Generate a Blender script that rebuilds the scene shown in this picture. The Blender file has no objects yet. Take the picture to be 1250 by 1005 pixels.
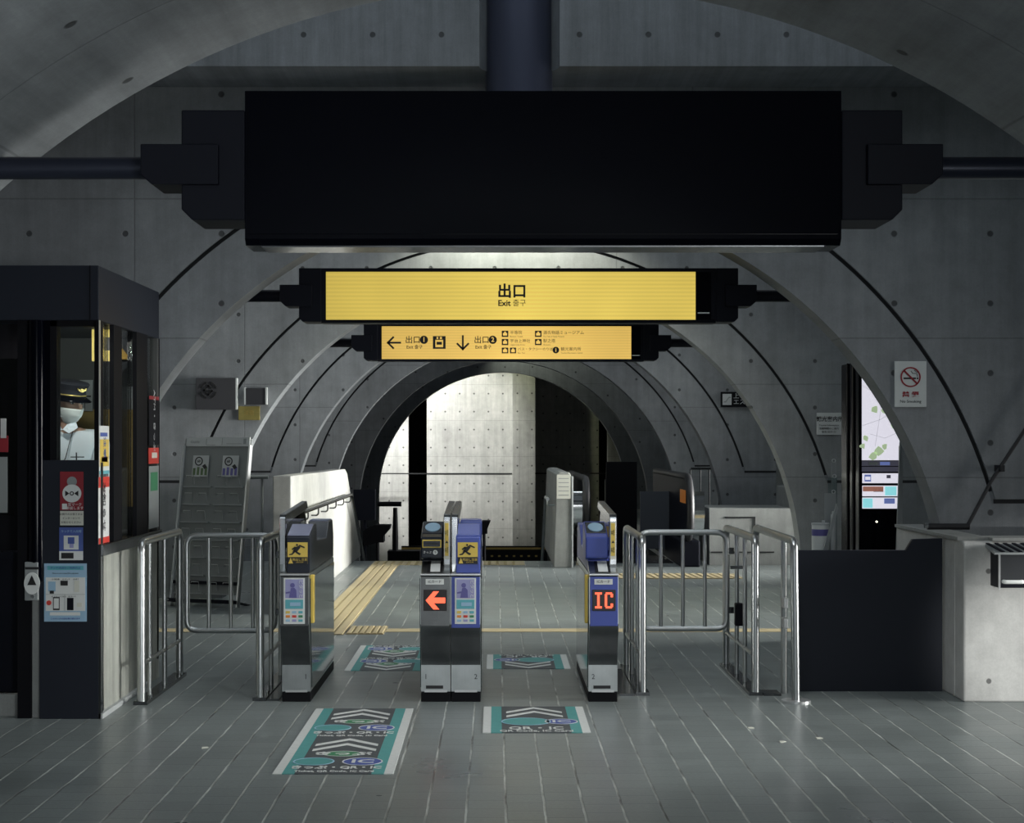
import bpy, bmesh, math, random
from mathutils import Vector, Matrix
PI = math.pi
random.seed(7)
C = bpy.context.scene.collection
S = bpy.context.scene

# ------------------------------------------------------------------ camera, world, exposure
F = 2050.0; CH = 1.51                       # focal length in pixels of a 1250 px frame, eye height
cd = bpy.data.cameras.new('camera'); cam = bpy.data.objects.new('camera', cd); C.objects.link(cam)
cam.location = (0, 0, CH); cam.rotation_euler = (PI/2, 0, 0)
cd.sensor_width = 36; cd.lens = 36*F/1250; cd.shift_x = 20/1250; cd.shift_y = 37.5/1250
cd.clip_start = 0.05; cd.clip_end = 200
S.camera = cam
S.view_settings.view_transform = 'Standard'; S.view_settings.look = 'None'
S.view_settings.gamma = 1; S.view_settings.use_curve_mapping = False
S.view_settings.exposure = 0.0
w = bpy.data.worlds.new('world'); S.world = w; w.use_nodes = True
bg = w.node_tree.nodes['Background']; bg.inputs[0].default_value = (0.72, 0.84, 1.0, 1); bg.inputs[1].default_value = 0.24

def area(name, loc, target, sx, sy, power, col=(1, 1, 1), spread=180):
    l = bpy.data.lights.new(name, 'AREA'); l.shape = 'RECTANGLE'; l.size = sx; l.size_y = sy
    l.energy = power; l.color = col; l.spread = math.radians(spread)
    o = bpy.data.objects.new(name, l); C.objects.link(o); o.location = loc
    d = Vector(target)-Vector(loc); o.rotation_euler = d.to_track_quat('-Z', 'Y').to_euler(); return o
def spot(name, loc, target, power, col, ang, blend=0.6, r=0.06):
    l = bpy.data.lights.new(name, 'SPOT'); l.energy = power; l.color = col; l.spot_size = math.radians(ang); l.spot_blend = blend
    l.shadow_soft_size = r
    o = bpy.data.objects.new(name, l); C.objects.link(o); o.location = loc
    d = Vector(target)-Vector(loc); o.rotation_euler = d.to_track_quat('-Z', 'Y').to_euler(); return o
DAY = (0.86, 0.95, 1.0)
YW = [10.83+5.42*i for i in range(6)]        # near faces of the six arched walls
area('skylight_hall', (0.2, 8.2, 6.3), (0.2, 8.2, 0), 5.5, 2.2, 55, DAY)
area('skylight_beam', (0.2, 6.4, 5.9), (0.2, 10.2, 4.3), 5.0, 0.8, 7, DAY)
for i, p in enumerate((75, 85, 58, 12, 3)):
    area('skylight_bay', (0.2, YW[i]+2.9, 6.3), (0.2, YW[i]+2.9, 0), 5.0, 2.2, p, DAY)
area('hall_window_light', (6.3, 8.4, 1.3), (0, 8.3, 0.9), 2.4, 1.8, 75, (1.0, 1.0, 0.97), 65)
for i, (p) in enumerate((150, 200, 160, 30)):
    area('side_window_light', (6.3, YW[i]+3.2, 1.6), (0, YW[i]+3.2, 1.4), 1.8, 2.2, p, (1.0, 1.0, 0.96), 52)
area('entrance_daylight', (1.0, -4.7, 1.6), (0.2, 5.0, 1.0), 3.2, 2.2, 80, (0.95, 0.99, 1.0))
area('vault_fill_light', (2.35, -1.6, 1.2), (-2.5, 1.6, 2.1), 1.4, 1.8, 130, (0.93, 0.98, 1.0), 105)  # added fill for the left of the vault; no opening stands here
spot('counter_fill_spot', (1.0, -4.6, .75), (3.28, 9.76, .30), 5200, (1.0, 1.0, .98), 6.0, .8, .12)  # narrow spot added to brighten the counter, without a source there
spot('gate_fill_spot', (0.6, 6.3, 5.8), (.1, 9.4, .0), 330, (1, 1, .98), 50, .9, .25)  # added spot on the gates and the floor around them, no fixture
spot('arch_lamp_light', (0.18, YW[1]-0.5, 4.25), (0.18, YW[1]+0.0, 3.0), 330, (1.0, 1.0, 0.80), 110)
spot('rear_lamp_light', (-0.2, 39.6, 4.2), (-0.45, 41.6, 2.9), 110, (0.95, 1.0, 0.66), 110)
spot('rear_daylight', (-4.6, 38.6, 4.4), (-2.5, 42.0, 2.5), 3400, (1.0, 1.0, 0.98), 60, 0.5, 0.3)
for i in (4, 5): spot('arch_lamp_light', (0.5, YW[i]-0.6, 4.3), (0.9, YW[i], 2.7), 60, (0.95, 1.0, 0.80), 100)
spot('booth_fill_light', (-2.35, 9.35, 2.1), (-2.55, 9.95, 1.45), 14, (1.0, 0.97, 0.9), 150)  # added fill on the clerk's face and shirt; no lamp is built

# ------------------------------------------------------------------ materials
def new_mat(name):
    m = bpy.data.materials.new(name); m.use_nodes = True
    return m, m.node_tree, m.node_tree.nodes['Principled BSDF']
def mat(name, col, rough=0.5, metal=0.0, emis=None, es=0.0, noise=0.0, nscale=30.0, spec=.5, bump=0.0):
    m, t, b = new_mat(name); b.inputs['Specular IOR Level'].default_value = spec
    b.inputs['Base Color'].default_value = (*col, 1); b.inputs['Roughness'].default_value = rough; b.inputs['Metallic'].default_value = metal
    if emis: b.inputs['Emission Color'].default_value = (*emis, 1); b.inputs['Emission Strength'].default_value = es
    n = t.nodes.new('ShaderNodeTexNoise'); n.inputs['Scale'].default_value = nscale; n.inputs['Detail'].default_value = 4
    tc = t.nodes.new('ShaderNodeTexCoord'); t.links.new(tc.outputs['Object'], n.inputs['Vector'])
    mr = t.nodes.new('ShaderNodeMapRange'); mr.inputs[3].default_value = 1-max(noise, .03); mr.inputs[4].default_value = 1+max(noise, .03)
    t.links.new(n.outputs['Fac'], mr.inputs[0])
    v = t.nodes.new('ShaderNodeVectorMath'); v.operation = 'SCALE'; v.inputs[0].default_value = col
    t.links.new(mr.outputs[0], v.inputs['Scale']); t.links.new(v.outputs[0], b.inputs['Base Color'])
    if bump:
        bn = t.nodes.new('ShaderNodeBump'); bn.inputs['Strength'].default_value = bump; bn.inputs['Distance'].default_value = .002
        t.links.new(n.outputs['Fac'], bn.inputs['Height']); t.links.new(bn.outputs[0], b.inputs['Normal'])
    return m
class NT:
    def __init__(s, t): s.t = t
    def _in(s, sock, v):
        if hasattr(v, 'is_linked') or isinstance(v, bpy.types.NodeSocket): s.t.links.new(v, sock)
        else: sock.default_value = v
    def m(s, op, a, b=0.0, c=0.0):
        n = s.t.nodes.new('ShaderNodeMath'); n.operation = op
        for i, v in enumerate((a, b, c)): s._in(n.inputs[i], v)
        return n.outputs[0]
    def noise(s, vec, scale, detail=4, rough=.55, dist=0):
        n = s.t.nodes.new('ShaderNodeTexNoise'); s.t.links.new(vec, n.inputs['Vector'])
        n.inputs['Scale'].default_value = scale; n.inputs['Detail'].default_value = detail; n.inputs['Roughness'].default_value = rough
        n.inputs['Distortion'].default_value = dist
        return n.outputs['Fac']
    def mapr(s, v, a, b, c, d):
        n = s.t.nodes.new('ShaderNodeMapRange'); s.t.links.new(v, n.inputs[0])
        for i, x in enumerate((a, b, c, d)): n.inputs[i+1].default_value = x
        return n.outputs[0]
    def comb(s, x, y, z):
        n = s.t.nodes.new('ShaderNodeCombineXYZ')
        for i, v in enumerate((x, y, z)): s._in(n.inputs[i], v)
        return n.outputs[0]
CX, CZ, R = 0.154, 0.29, 2.8                 # axis and radius of the round openings
def concrete(name, col=(.205, .217, .228), kind='xz', ox=0.0, oz=0.0, px=.62, pz=.45, jx=3.6, jz=.9, hole=.019, streak=0.12):
    m, t, b = new_mat(name); N = NT(t)
    tc = t.nodes.new('ShaderNodeTexCoord'); sp = t.nodes.new('ShaderNodeSeparateXYZ'); t.links.new(tc.outputs['Object'], sp.inputs[0])
    x, y, z = sp.outputs
    if kind == 'xz': u, v = x, z
    elif kind == 'yz': u, v = y, z
    else:
        u = y; v = N.m('MULTIPLY', N.m('ARCTAN2', N.m('SUBTRACT', z, CZ), N.m('SUBTRACT', x, CX)), R)
    vec = N.comb(u, v, 0) if kind != 'arc' else N.comb(N.m('MULTIPLY', u, .35), v, 0)
    n1 = N.noise(tc.outputs['Object'], .9, 5, .6, .3); n2 = N.noise(tc.outputs['Object'], 7, 5, .65); n3 = N.noise(tc.outputs['Object'], 90, 3, .6)
    fac = N.m('MULTIPLY', N.mapr(n1, .3, .7, .78, 1.2), N.mapr(n2, .3, .7, .9, 1.1))
    fac = N.m('MULTIPLY', fac, N.mapr(n3, .3, .7, .95, 1.05))
    st = N.noise(N.comb(N.m('MULTIPLY', u, 9.0 if kind != 'arc' else .5), N.m('MULTIPLY', v, .5 if kind != 'arc' else 6.0), 3.1), 1.0, 5, .7)
    fac = N.m('MULTIPLY', fac, N.mapr(st, .3, .7, 1-streak, 1+streak))
    h = None
    if px:
        cu = N.m('MULTIPLY', N.m('SUBTRACT', N.m('FRACT', N.m('DIVIDE', N.m('ADD', u, ox), px)), .5), px)
        cv = N.m('MULTIPLY', N.m('SUBTRACT', N.m('FRACT', N.m('DIVIDE', N.m('ADD', v, oz), pz)), .5), pz)
        d = N.m('SQRT', N.m('ADD', N.m('MULTIPLY', cu, cu), N.m('MULTIPLY', cv, cv)))
        hol = N.mapr(d, hole*.8, hole*1.2, 0, 1)
        ju = N.m('ABSOLUTE', N.m('MULTIPLY', N.m('SUBTRACT', N.m('FRACT', N.m('DIVIDE', N.m('ADD', u, ox+.31), jx)), .5), jx))
        jv = N.m('ABSOLUTE', N.m('MULTIPLY', N.m('SUBTRACT', N.m('FRACT', N.m('DIVIDE', N.m('ADD', v, oz), jz)), .5), jz))
        lin = N.mapr(N.m('MINIMUM', ju, jv), .002, .007, 0, 1)
        fac = N.m('MULTIPLY', fac, N.m('MULTIPLY', N.mapr(hol, 0, 1, .28, 1), N.mapr(lin, 0, 1, .72, 1)))
        h = N.m('ADD', N.m('MULTIPLY', hol, 1.0), N.m('MULTIPLY', lin, .25))
    vm = t.nodes.new('ShaderNodeVectorMath'); vm.operation = 'SCALE'; vm.inputs[0].default_value = col
    t.links.new(fac, vm.inputs['Scale']); t.links.new(vm.outputs[0], b.inputs['Base Color'])
    b.inputs['Roughness'].default_value = .72
    hh = N.m('ADD', N.m('MULTIPLY', n2, .25), N.m('MULTIPLY', n3, .06))
    if h: hh = N.m('ADD', hh, h)
    bp = t.nodes.new('ShaderNodeBump'); bp.inputs['Strength'].default_value = .5; bp.inputs['Distance'].default_value = .008
    t.links.new(hh, bp.inputs['Height']); t.links.new(bp.outputs[0], b.inputs['Normal'])
    return m
def floor_mat():
    m, t, b = new_mat('paving'); N = NT(t)
    tc = t.nodes.new('ShaderNodeTexCoord'); sp = t.nodes.new('ShaderNodeSeparateXYZ'); t.links.new(tc.outputs['Object'], sp.inputs[0])
    x, y, z = sp.outputs; P = .161
    wob = N.m('MULTIPLY', N.m('SUBTRACT', N.noise(tc.outputs['Object'], 6, 2), .5), .010)
    xs = N.m('DIVIDE', N.m('ADD', N.m('ADD', x, -.042), wob), P)
    col = N.m('FLOOR', xs); fx = N.m('MULTIPLY', N.m('ABSOLUTE', N.m('SUBTRACT', N.m('FRACT', N.m('ADD', xs, .5)), .5)), P)
    wn = t.nodes.new('ShaderNodeTexWhiteNoise'); wn.noise_dimensions = '1D'; t.links.new(col, wn.inputs['W'])
    ys = N.m('DIVIDE', N.m('ADD', y, N.m('MULTIPLY', wn.outputs['Value'], .1)), P)
    row = N.m('FLOOR', ys); fy = N.m('MULTIPLY', N.m('ABSOLUTE', N.m('SUBTRACT', N.m('FRACT', N.m('ADD', ys, .5)), .5)), P)
    w2 = t.nodes.new('ShaderNodeTexWhiteNoise'); w2.noise_dimensions = '2D'; t.links.new(N.comb(col, row, 0), w2.inputs['Vector'])
    gx = N.mapr(fx, .0035, .006, 0, 1); gy = N.mapr(fy, .002, .005, 0, 1)
    n1 = N.noise(tc.outputs['Object'], 1.1, 4, .6); n2 = N.noise(tc.outputs['Object'], 60, 4, .6)
    n4 = N.noise(tc.outputs['Object'], 2.3, 3, .6)
    fac = N.m('MULTIPLY', N.mapr(w2.outputs['Value'], 0, 1, .94, 1.05), N.m('MULTIPLY', N.mapr(n1, .3, .7, .86, 1.12), N.mapr(n2, .3, .7, .9, 1.1)))
    fac = N.m('MULTIPLY', fac, N.mapr(gy, 0, 1, .86, 1))
    vm = t.nodes.new('ShaderNodeVectorMath'); vm.operation = 'SCALE'; vm.inputs[0].default_value = (.20, .225, .222); t.links.new(fac, vm.inputs['Scale'])
    gc = t.nodes.new('ShaderNodeVectorMath'); gc.operation = 'SCALE'; gc.inputs[0].default_value = (.50, .53, .50)
    t.links.new(N.mapr(n4, .35, .65, .15, 1.1), gc.inputs['Scale'])
    mx = t.nodes.new('ShaderNodeMix'); mx.data_type = 'RGBA'; t.links.new(gx, mx.inputs[0]); t.links.new(gc.outputs[0], mx.inputs[6]); t.links.new(vm.outputs[0], mx.inputs[7])
    t.links.new(mx.outputs[2], b.inputs['Base Color'])
    t.links.new(N.mapr(n1, .3, .7, .27, .42), b.inputs['Roughness'])
    h = N.m('ADD', N.m('MINIMUM', gx, N.mapr(gy, 0, 1, .5, 1)), N.m('MULTIPLY', n2, .25))
    bp = t.nodes.new('ShaderNodeBump'); bp.inputs['Strength'].default_value = .5; bp.inputs['Distance'].default_value = .003
    t.links.new(h, bp.inputs['Height']); t.links.new(bp.outputs[0], b.inputs['Normal'])
    return m
def lit_panel(name, col, es):
    m, t, b = new_mat(name); N = NT(t)
    tc = t.nodes.new('ShaderNodeTexCoord'); sp = t.nodes.new('ShaderNodeSeparateXYZ'); t.links.new(tc.outputs['Object'], sp.inputs[0])
    st = N.m('SINE', N.m('MULTIPLY', sp.outputs[2], 2*PI/.026))
    n1 = N.noise(tc.outputs['Object'], 1.2, 2)
    f = N.m('MULTIPLY', N.mapr(st, -1, 1, .9, 1.04), N.mapr(n1, .3, .7, .85, 1.12))
    fall = N.mapr(N.m('ABSOLUTE', sp.outputs[0]), 0, 1.35, 1.12, .78)     # tubes are brighter in the middle of the box
    f = N.m('MULTIPLY', f, fall)
    b.inputs['Base Color'].default_value = (col[0]*.3, col[1]*.3, col[2]*.3, 1); b.inputs['Roughness'].default_value = .35
    b.inputs['Emission Color'].default_value = (*col, 1); t.links.new(N.m('MULTIPLY', f, es), b.inputs['Emission Strength'])
    return m
def glass(name, tint=(.9, .95, .95), mixf=.92):
    m = bpy.data.materials.new(name); m.use_nodes = True; t = m.node_tree; t.nodes.clear()
    o = t.nodes.new('ShaderNodeOutputMaterial'); tr = t.nodes.new('ShaderNodeBsdfTransparent'); gl = t.nodes.new('ShaderNodeBsdfGlossy')
    tr.inputs[0].default_value = (*tint, 1); gl.inputs['Roughness'].default_value = .03; gl.inputs[0].default_value = (.9, .9, .9, 1)
    mx = t.nodes.new('ShaderNodeMixShader'); fr = t.nodes.new('ShaderNodeFresnel'); fr.inputs[0].default_value = 1.5
    mm = t.nodes.new('ShaderNodeMath'); mm.operation = 'MULTIPLY'; mm.inputs[1].default_value = mixf; t.links.new(fr.outputs[0], mm.inputs[0])
    t.links.new(mm.outputs[0], mx.inputs[0]); t.links.new(tr.outputs[0], mx.inputs[1]); t.links.new(gl.outputs[0], mx.inputs[2]); t.links.new(mx.outputs[0], o.inputs[0])
    return m
def brushed(name, col=(.5, .52, .53), rough=.28):
    m, t, b = new_mat(name); N = NT(t)
    tc = t.nodes.new('ShaderNodeTexCoord'); sp = t.nodes.new('ShaderNodeSeparateXYZ'); t.links.new(tc.outputs['Object'], sp.inputs[0])
    n = N.noise(N.comb(N.m('MULTIPLY', sp.outputs[0], 160), N.m('MULTIPLY', sp.outputs[1], 160), N.m('MULTIPLY', sp.outputs[2], 5)), 2, 3)
    n2 = N.noise(tc.outputs['Object'], 9, 3)
    b.inputs['Metallic'].default_value = 1
    vm = t.nodes.new('ShaderNodeVectorMath'); vm.operation = 'SCALE'; vm.inputs[0].default_value = col
    t.links.new(N.m('MULTIPLY', N.mapr(n, .3, .7, .97, 1.03), N.mapr(n2, .3, .7, .9, 1.1)), vm.inputs['Scale']); t.links.new(vm.outputs[0], b.inputs['Base Color'])
    t.links.new(N.mapr(n, .3, .7, rough*.92, rough*1.1), b.inputs['Roughness'])
    return m
M = dict(
 arch=[concrete('arch_concrete_%d' % i, ox=.1*i+.22, oz=.07+.11*i) for i in range(6)],
 vault=concrete('vault_concrete', (.26, .275, .285), 'arc', px=.75, pz=.9, jx=3.6, jz=1.8, hole=.02, streak=.22),
 back=concrete('rear_concrete', (.42, .42, .40), ox=.0, oz=.2, px=.36, pz=.45, jx=1.8, jz=.9, hole=.022, streak=.16),
 beam=concrete('beam_concrete', (.17, .185, .20), px=.42, pz=5, ox=.12, oz=3.51, jx=50, jz=50, hole=.017, streak=.25),
 side=concrete('side_concrete', (.3, .31, .30), 'yz'),
 pale=concrete('pale_concrete', (.35, .35, .33), px=0, streak=.1),
 counter=concrete('counter_concrete', (.52, .52, .50), px=.29, pz=.64, ox=-.11, oz=.2, jx=50, jz=50, hole=.015, streak=.05),
 board=concrete('board_formed_concrete', (.36, .37, .33), 'yz', px=0, streak=.3),
 plain=concrete('plain_concrete', (.27, .28, .27), px=0),
 floor=floor_mat(),
 navy=mat('navy_paint', (.014, .017, .026), .45, spec=.25), black=mat('black_paint', (.006, .006, .008), .6, spec=.12),
 blackgloss=mat('black_gloss', (.0012, .0016, .004), .1, spec=.09), charcoal=mat('charcoal_paint', (.007, .008, .013), .5, spec=.1),
 pipe=mat('blue_black_steel', (.075, .085, .13), .28, .5),
 dpipe=mat('dark_blue_steel', (.022, .026, .042), .3, .4),
 joint_shade=mat('dark_joint_shade', (.012, .013, .015), .8),  # near-black standing for the shade inside grooves, also used on joint lines
 steel=brushed('stainless_steel', (.46, .48, .48), .3), tube=mat('tubular_steel', (.44, .455, .455), .3, .95, noise=.1, nscale=14), steeld=brushed('dark_stainless_steel', (.14, .145, .15), .2), gsteel=brushed('satin_grey_steel', (.16, .165, .165), .3), chrome=mat('polished_steel', (.75, .76, .77), .12, 1),
 gateside=mat('smoked_gloss_panel', (.10, .115, .115), .07, .75), gatedark=mat('gate_navy_plastic', (.014, .018, .028), .25),
 blue=mat('gate_blue_plastic', (.055, .085, .36), .38), bluel=mat('gate_light_blue_plastic', (.13, .17, .50), .35), lilac=mat('pale_lilac_plastic', (.3, .32, .45), .4),
 white=mat('white_print', (.72, .74, .72), .5), cream=mat('cream_print', (.66, .66, .58), .5), grey=mat('grey_paint', (.28, .30, .30), .45), lgrey=mat('light_grey_paint', (.5, .52, .52), .45),
 teal=mat('teal_print', (.09, .33, .32), .6, noise=.12, nscale=25), dwhite=mat('worn_white_print', (.66, .68, .66), .6, noise=.12, nscale=40), mid=mat('slate_print', (.075, .085, .092), .6, noise=.15, nscale=40),
 green=mat('green_print', (.05, .24, .11), .6), bprint=mat('blue_print', (.07, .11, .36), .6), red=mat('red_print', (.62, .05, .035), .5), dred=mat('dark_red_print', (.26, .012, .022), .5),
 yel=mat('yellow_print', (.72, .52, .10), .5), ochre=mat('ochre_board', (.32, .22, .05), .6), yelp=mat('tactile_yellow', (.52, .43, .25), .6, noise=.12, nscale=20), yelg=mat('tactile_groove', (.33, .27, .15), .7),
 oran=mat('orange_print', (.75, .25, .04), .5), lblue=mat('light_blue_print', (.32, .50, .66), .5), pbl=mat('lavender_print', (.34, .34, .58), .5), cyan=mat('cyan_print', (.12, .42, .48), .5), ink=mat('black_ink', (.012, .012, .013), .5),
 silver=mat('light_steel_edge', (.62, .63, .63), .3, .7), glass=glass('clear_glass'), dglass=glass('smoked_glass', (.35, .38, .40), 1), acryl=glass('acrylic', (.8, .85, .85), .8),
 led=mat('led_red', (.3, .02, .01), .4, 0, (1.0, .13, .06), 1.6), ledoff=mat('led_black', (.01, .004, .004), .3),
 exit=lit_panel('backlit_yellow', (.86, .64, .12), .82), dirs=lit_panel('backlit_amber', (.92, .60, .14), .82),
 screen=mat('lit_screen', (.6, .6, .6), .3, 0, (.86, .84, .95), .78), scrg=mat('lit_screen_green', (.3, .4, .2), .3, 0, (.45, .58, .36), .7), scrc=mat('lit_screen_cyan', (.2, .5, .5), .3, 0, (.30, .76, .82), .8), scrb=mat('lit_screen_blue', (.1, .15, .4), .3, 0, (.12, .16, .38), .8), scrd=mat('lit_screen_dark', (.03, .03, .04), .3, 0, (.05, .05, .07), .8), scrr=mat('lit_screen_brown', (.2, .1, .08), .3, 0, (.32, .14, .10), .8),
 lamp=mat('lamp_glow', (.9, .9, .8), .4, 0, (1, .98, .7), 6),
 skin=mat('skin', (.42, .25, .18), .5), shirt=mat('white_shirt_cloth', (.74, .77, .82), .8), hair=mat('dark_hair', (.02, .018, .016), .6), mask=mat('white_mask_cloth', (.70, .72, .70), .8), capc=mat('navy_cap_cloth', (.012, .013, .02), .7), gold=mat('gold_trim', (.62, .47, .14), .35, .4), trouser=mat('dark_trousers', (.02, .022, .03), .8),
 rubber=mat('black_rubber', (.012, .012, .014), .5), gpad=mat('green_plastic', (.02, .13, .06), .5), wood=mat('wood_grey', (.3, .3, .28), .6))

# ------------------------------------------------------------------ mesh helpers
class MB:
    def __init__(s): s.v = []; s.f = []
    def add(s, vs, fs):
        k = len(s.v); s.v += [tuple(v) for v in vs]; s.f += [tuple(i+k for i in f) for f in fs]; return s
    def box(s, x0, x1, y0, y1, z0, z1):
        return s.add([(x0,y0,z0),(x1,y0,z0),(x1,y1,z0),(x0,y1,z0),(x0,y0,z1),(x1,y0,z1),(x1,y1,z1),(x0,y1,z1)],
                     [(0,3,2,1),(4,5,6,7),(0,1,5,4),(1,2,6,5),(2,3,7,6),(3,0,4,7)])
    def prism(s, pts, a, b, ax='x'):      # pts: 2D outline, extruded from a to b along ax
        n = len(pts)
        def P(p, t):
            return {'x': (t, p[0], p[1]), 'y': (p[0], t, p[1]), 'z': (p[0], p[1], t)}[ax]
        vs = [P(p, a) for p in pts]+[P(p, b) for p in pts]
        fs = [tuple(range(n)), tuple(range(2*n-1, n-1, -1))]+[(i, i+n, (i+1) % n+n, (i+1) % n) for i in range(n)]
        return s.add(vs, fs)
    def tube(s, pts, r, n=10, cap=True):
        pts = [Vector(p) for p in pts]; m = len(pts); vs = []; fs = []; up = None
        for i, p in enumerate(pts):
            d = (pts[min(i+1, m-1)]-pts[max(i-1, 0)]).normalized()
            if up is None: up = Vector((0, 0, 1)) if abs(d.z) < .9 else Vector((1, 0, 0))
            a = d.cross(up).normalized(); b = a.cross(d).normalized(); up = b
            rr = r[i] if isinstance(r, (list, tuple)) else r
            vs += [p+a*rr*math.cos(2*PI*k/n)+b*rr*math.sin(2*PI*k/n) for k in range(n)]
        for i in range(m-1):
            for k in range(n):
                fs.append((i*n+k, i*n+(k+1) % n, (i+1)*n+(k+1) % n, (i+1)*n+k))
        if cap: fs += [tuple(range(n))[::-1], tuple(range((m-1)*n, m*n))]
        return s.add(vs, fs)
    def cyl(s, a, b, r, n=16): return s.tube([a, b], r, n)
    def ell(s, c, rx, rz, y0, y1, n=28, ax='y'):
        pts = [(c[0]+rx*math.cos(2*PI*k/n), c[1]+rz*math.sin(2*PI*k/n)) for k in range(n)]
        return s.prism(pts, y0, y1, ax)
    def ring(s, c, rx, rz, wd, y0, y1, n=28, ax='y'):
        def P(u, v, t): return {'x': (t, u, v), 'y': (u, t, v), 'z': (u, v, t)}[ax]
        vs = []
        for k in range(n):
            cs, sn = math.cos(2*PI*k/n), math.sin(2*PI*k/n)
            for (a, b) in ((rx, rz), (rx-wd, rz-wd)):
                vs += [P(c[0]+a*cs, c[1]+b*sn, y0), P(c[0]+a*cs, c[1]+b*sn, y1)]
        fs = []
        for k in range(n):
            i = 4*k; j = 4*((k+1) % n)
            fs += [(i, j, j+2, i+2), (i+1, i+3, j+3, j+1), (i, i+1, j+1, j), (i+2, j+2, j+3, i+3)]
        return s.add(vs, fs)
    def xf(s, mt): s.v = [tuple(mt @ Vector(v)) for v in s.v]; return s
    def merge(s, o): return s.add(o.v, o.f)
WL = {}
def obj(name, mb, m, parent=None, smooth=False, bevel=0, kind=None, label=None):
    me = bpy.data.meshes.new(name); off = WL.get(parent.name, Vector()) if parent else Vector()
    me.from_pydata([Vector(v)-off for v in mb.v], [], mb.f); me.update()
    b = bmesh.new(); b.from_mesh(me); bmesh.ops.recalc_face_normals(b, faces=b.faces)
    if smooth:
        for f in b.faces: f.smooth = True
        for e in b.edges:
            if len(e.link_faces) == 2 and e.calc_face_angle() > .7: e.smooth = False
    b.to_mesh(me); b.free()
    me.materials.append(m)
    o = bpy.data.objects.new(name, me); C.objects.link(o)
    if bevel:
        bv = o.modifiers.new('bevel', 'BEVEL'); bv.width = bevel; bv.segments = 2; bv.limit_method = 'ANGLE'
    if parent: o.parent = parent; WL[o.name] = off.copy()
    else: WL[o.name] = Vector()
    if kind: o['kind'] = kind
    if label: o['label'] = label
    return o
def thing(name, label, cat, loc=(0, 0, 0), group=None):
    o = bpy.data.objects.new(name, None); C.objects.link(o); o.location = loc; o.empty_display_size = .1
    o['label'] = label; o['category'] = cat
    if group: o['group'] = group
    WL[o.name] = Vector(loc); return o
def single(name, mb, m, label, cat, group=None, **k):
    # a thing that is one mesh, its origin at its own base
    xs = [v[0] for v in mb.v]; ys = [v[1] for v in mb.v]; zs = [v[2] for v in mb.v]
    c = Vector(((min(xs)+max(xs))/2, (min(ys)+max(ys))/2, min(zs)))
    mb.v = [tuple(Vector(v)-c) for v in mb.v]
    o = obj(name, mb, m, **k); o.location = c; WL[o.name] = c
    o['label'] = label; o['category'] = cat
    if group: o['group'] = group
    return o
def struct(name, mb, m, **k): return obj(name, mb, m, kind='structure', **k)
def text(s, size, m, parent, place, name='lettering', sx=1.0, bold=0.0, align='CENTER', depth=.0012, label=None):
    """lettering as a mesh; place maps (u right, v up, w out) to the world"""
    cu = bpy.data.curves.new('t', 'FONT'); cu.body = s; cu.size = size; cu.align_x = align; cu.align_y = 'CENTER'
    cu.extrude = depth/2; cu.offset = bold; cu.resolution_u = 2
    o = bpy.data.objects.new('t', cu); C.objects.link(o)
    bpy.context.view_layer.update()
    dg = bpy.context.evaluated_depsgraph_get(); me = bpy.data.meshes.new_from_object(o.evaluated_get(dg))
    mb = MB(); mb.add([place(v.co.x*sx, v.co.y, v.co.z+depth/2) for v in me.vertices], [tuple(p.vertices) for p in me.polygons])
    bpy.data.objects.remove(o); bpy.data.curves.remove(cu); bpy.data.meshes.remove(me)
    if not mb.v: return None
    return obj(name, mb, m, parent, label=label)
def front(x, y, z): return lambda u, v, w: (x+u, y-w, z+v)            # faces the camera (-Y)
def sideR(x, y, z): return lambda u, v, w: (x+w, y+u, z+v)            # faces +X
def flat(x, y, z, s=1, st=1.0): return lambda u, v, w: (x+s*u, y+s*v*st, z+w)
def X(px, d): return (px-605)/F*d
def Z(py, d): return CH-(py-540)/F*d
def DF(py): return CH*F/(py-540)

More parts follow.
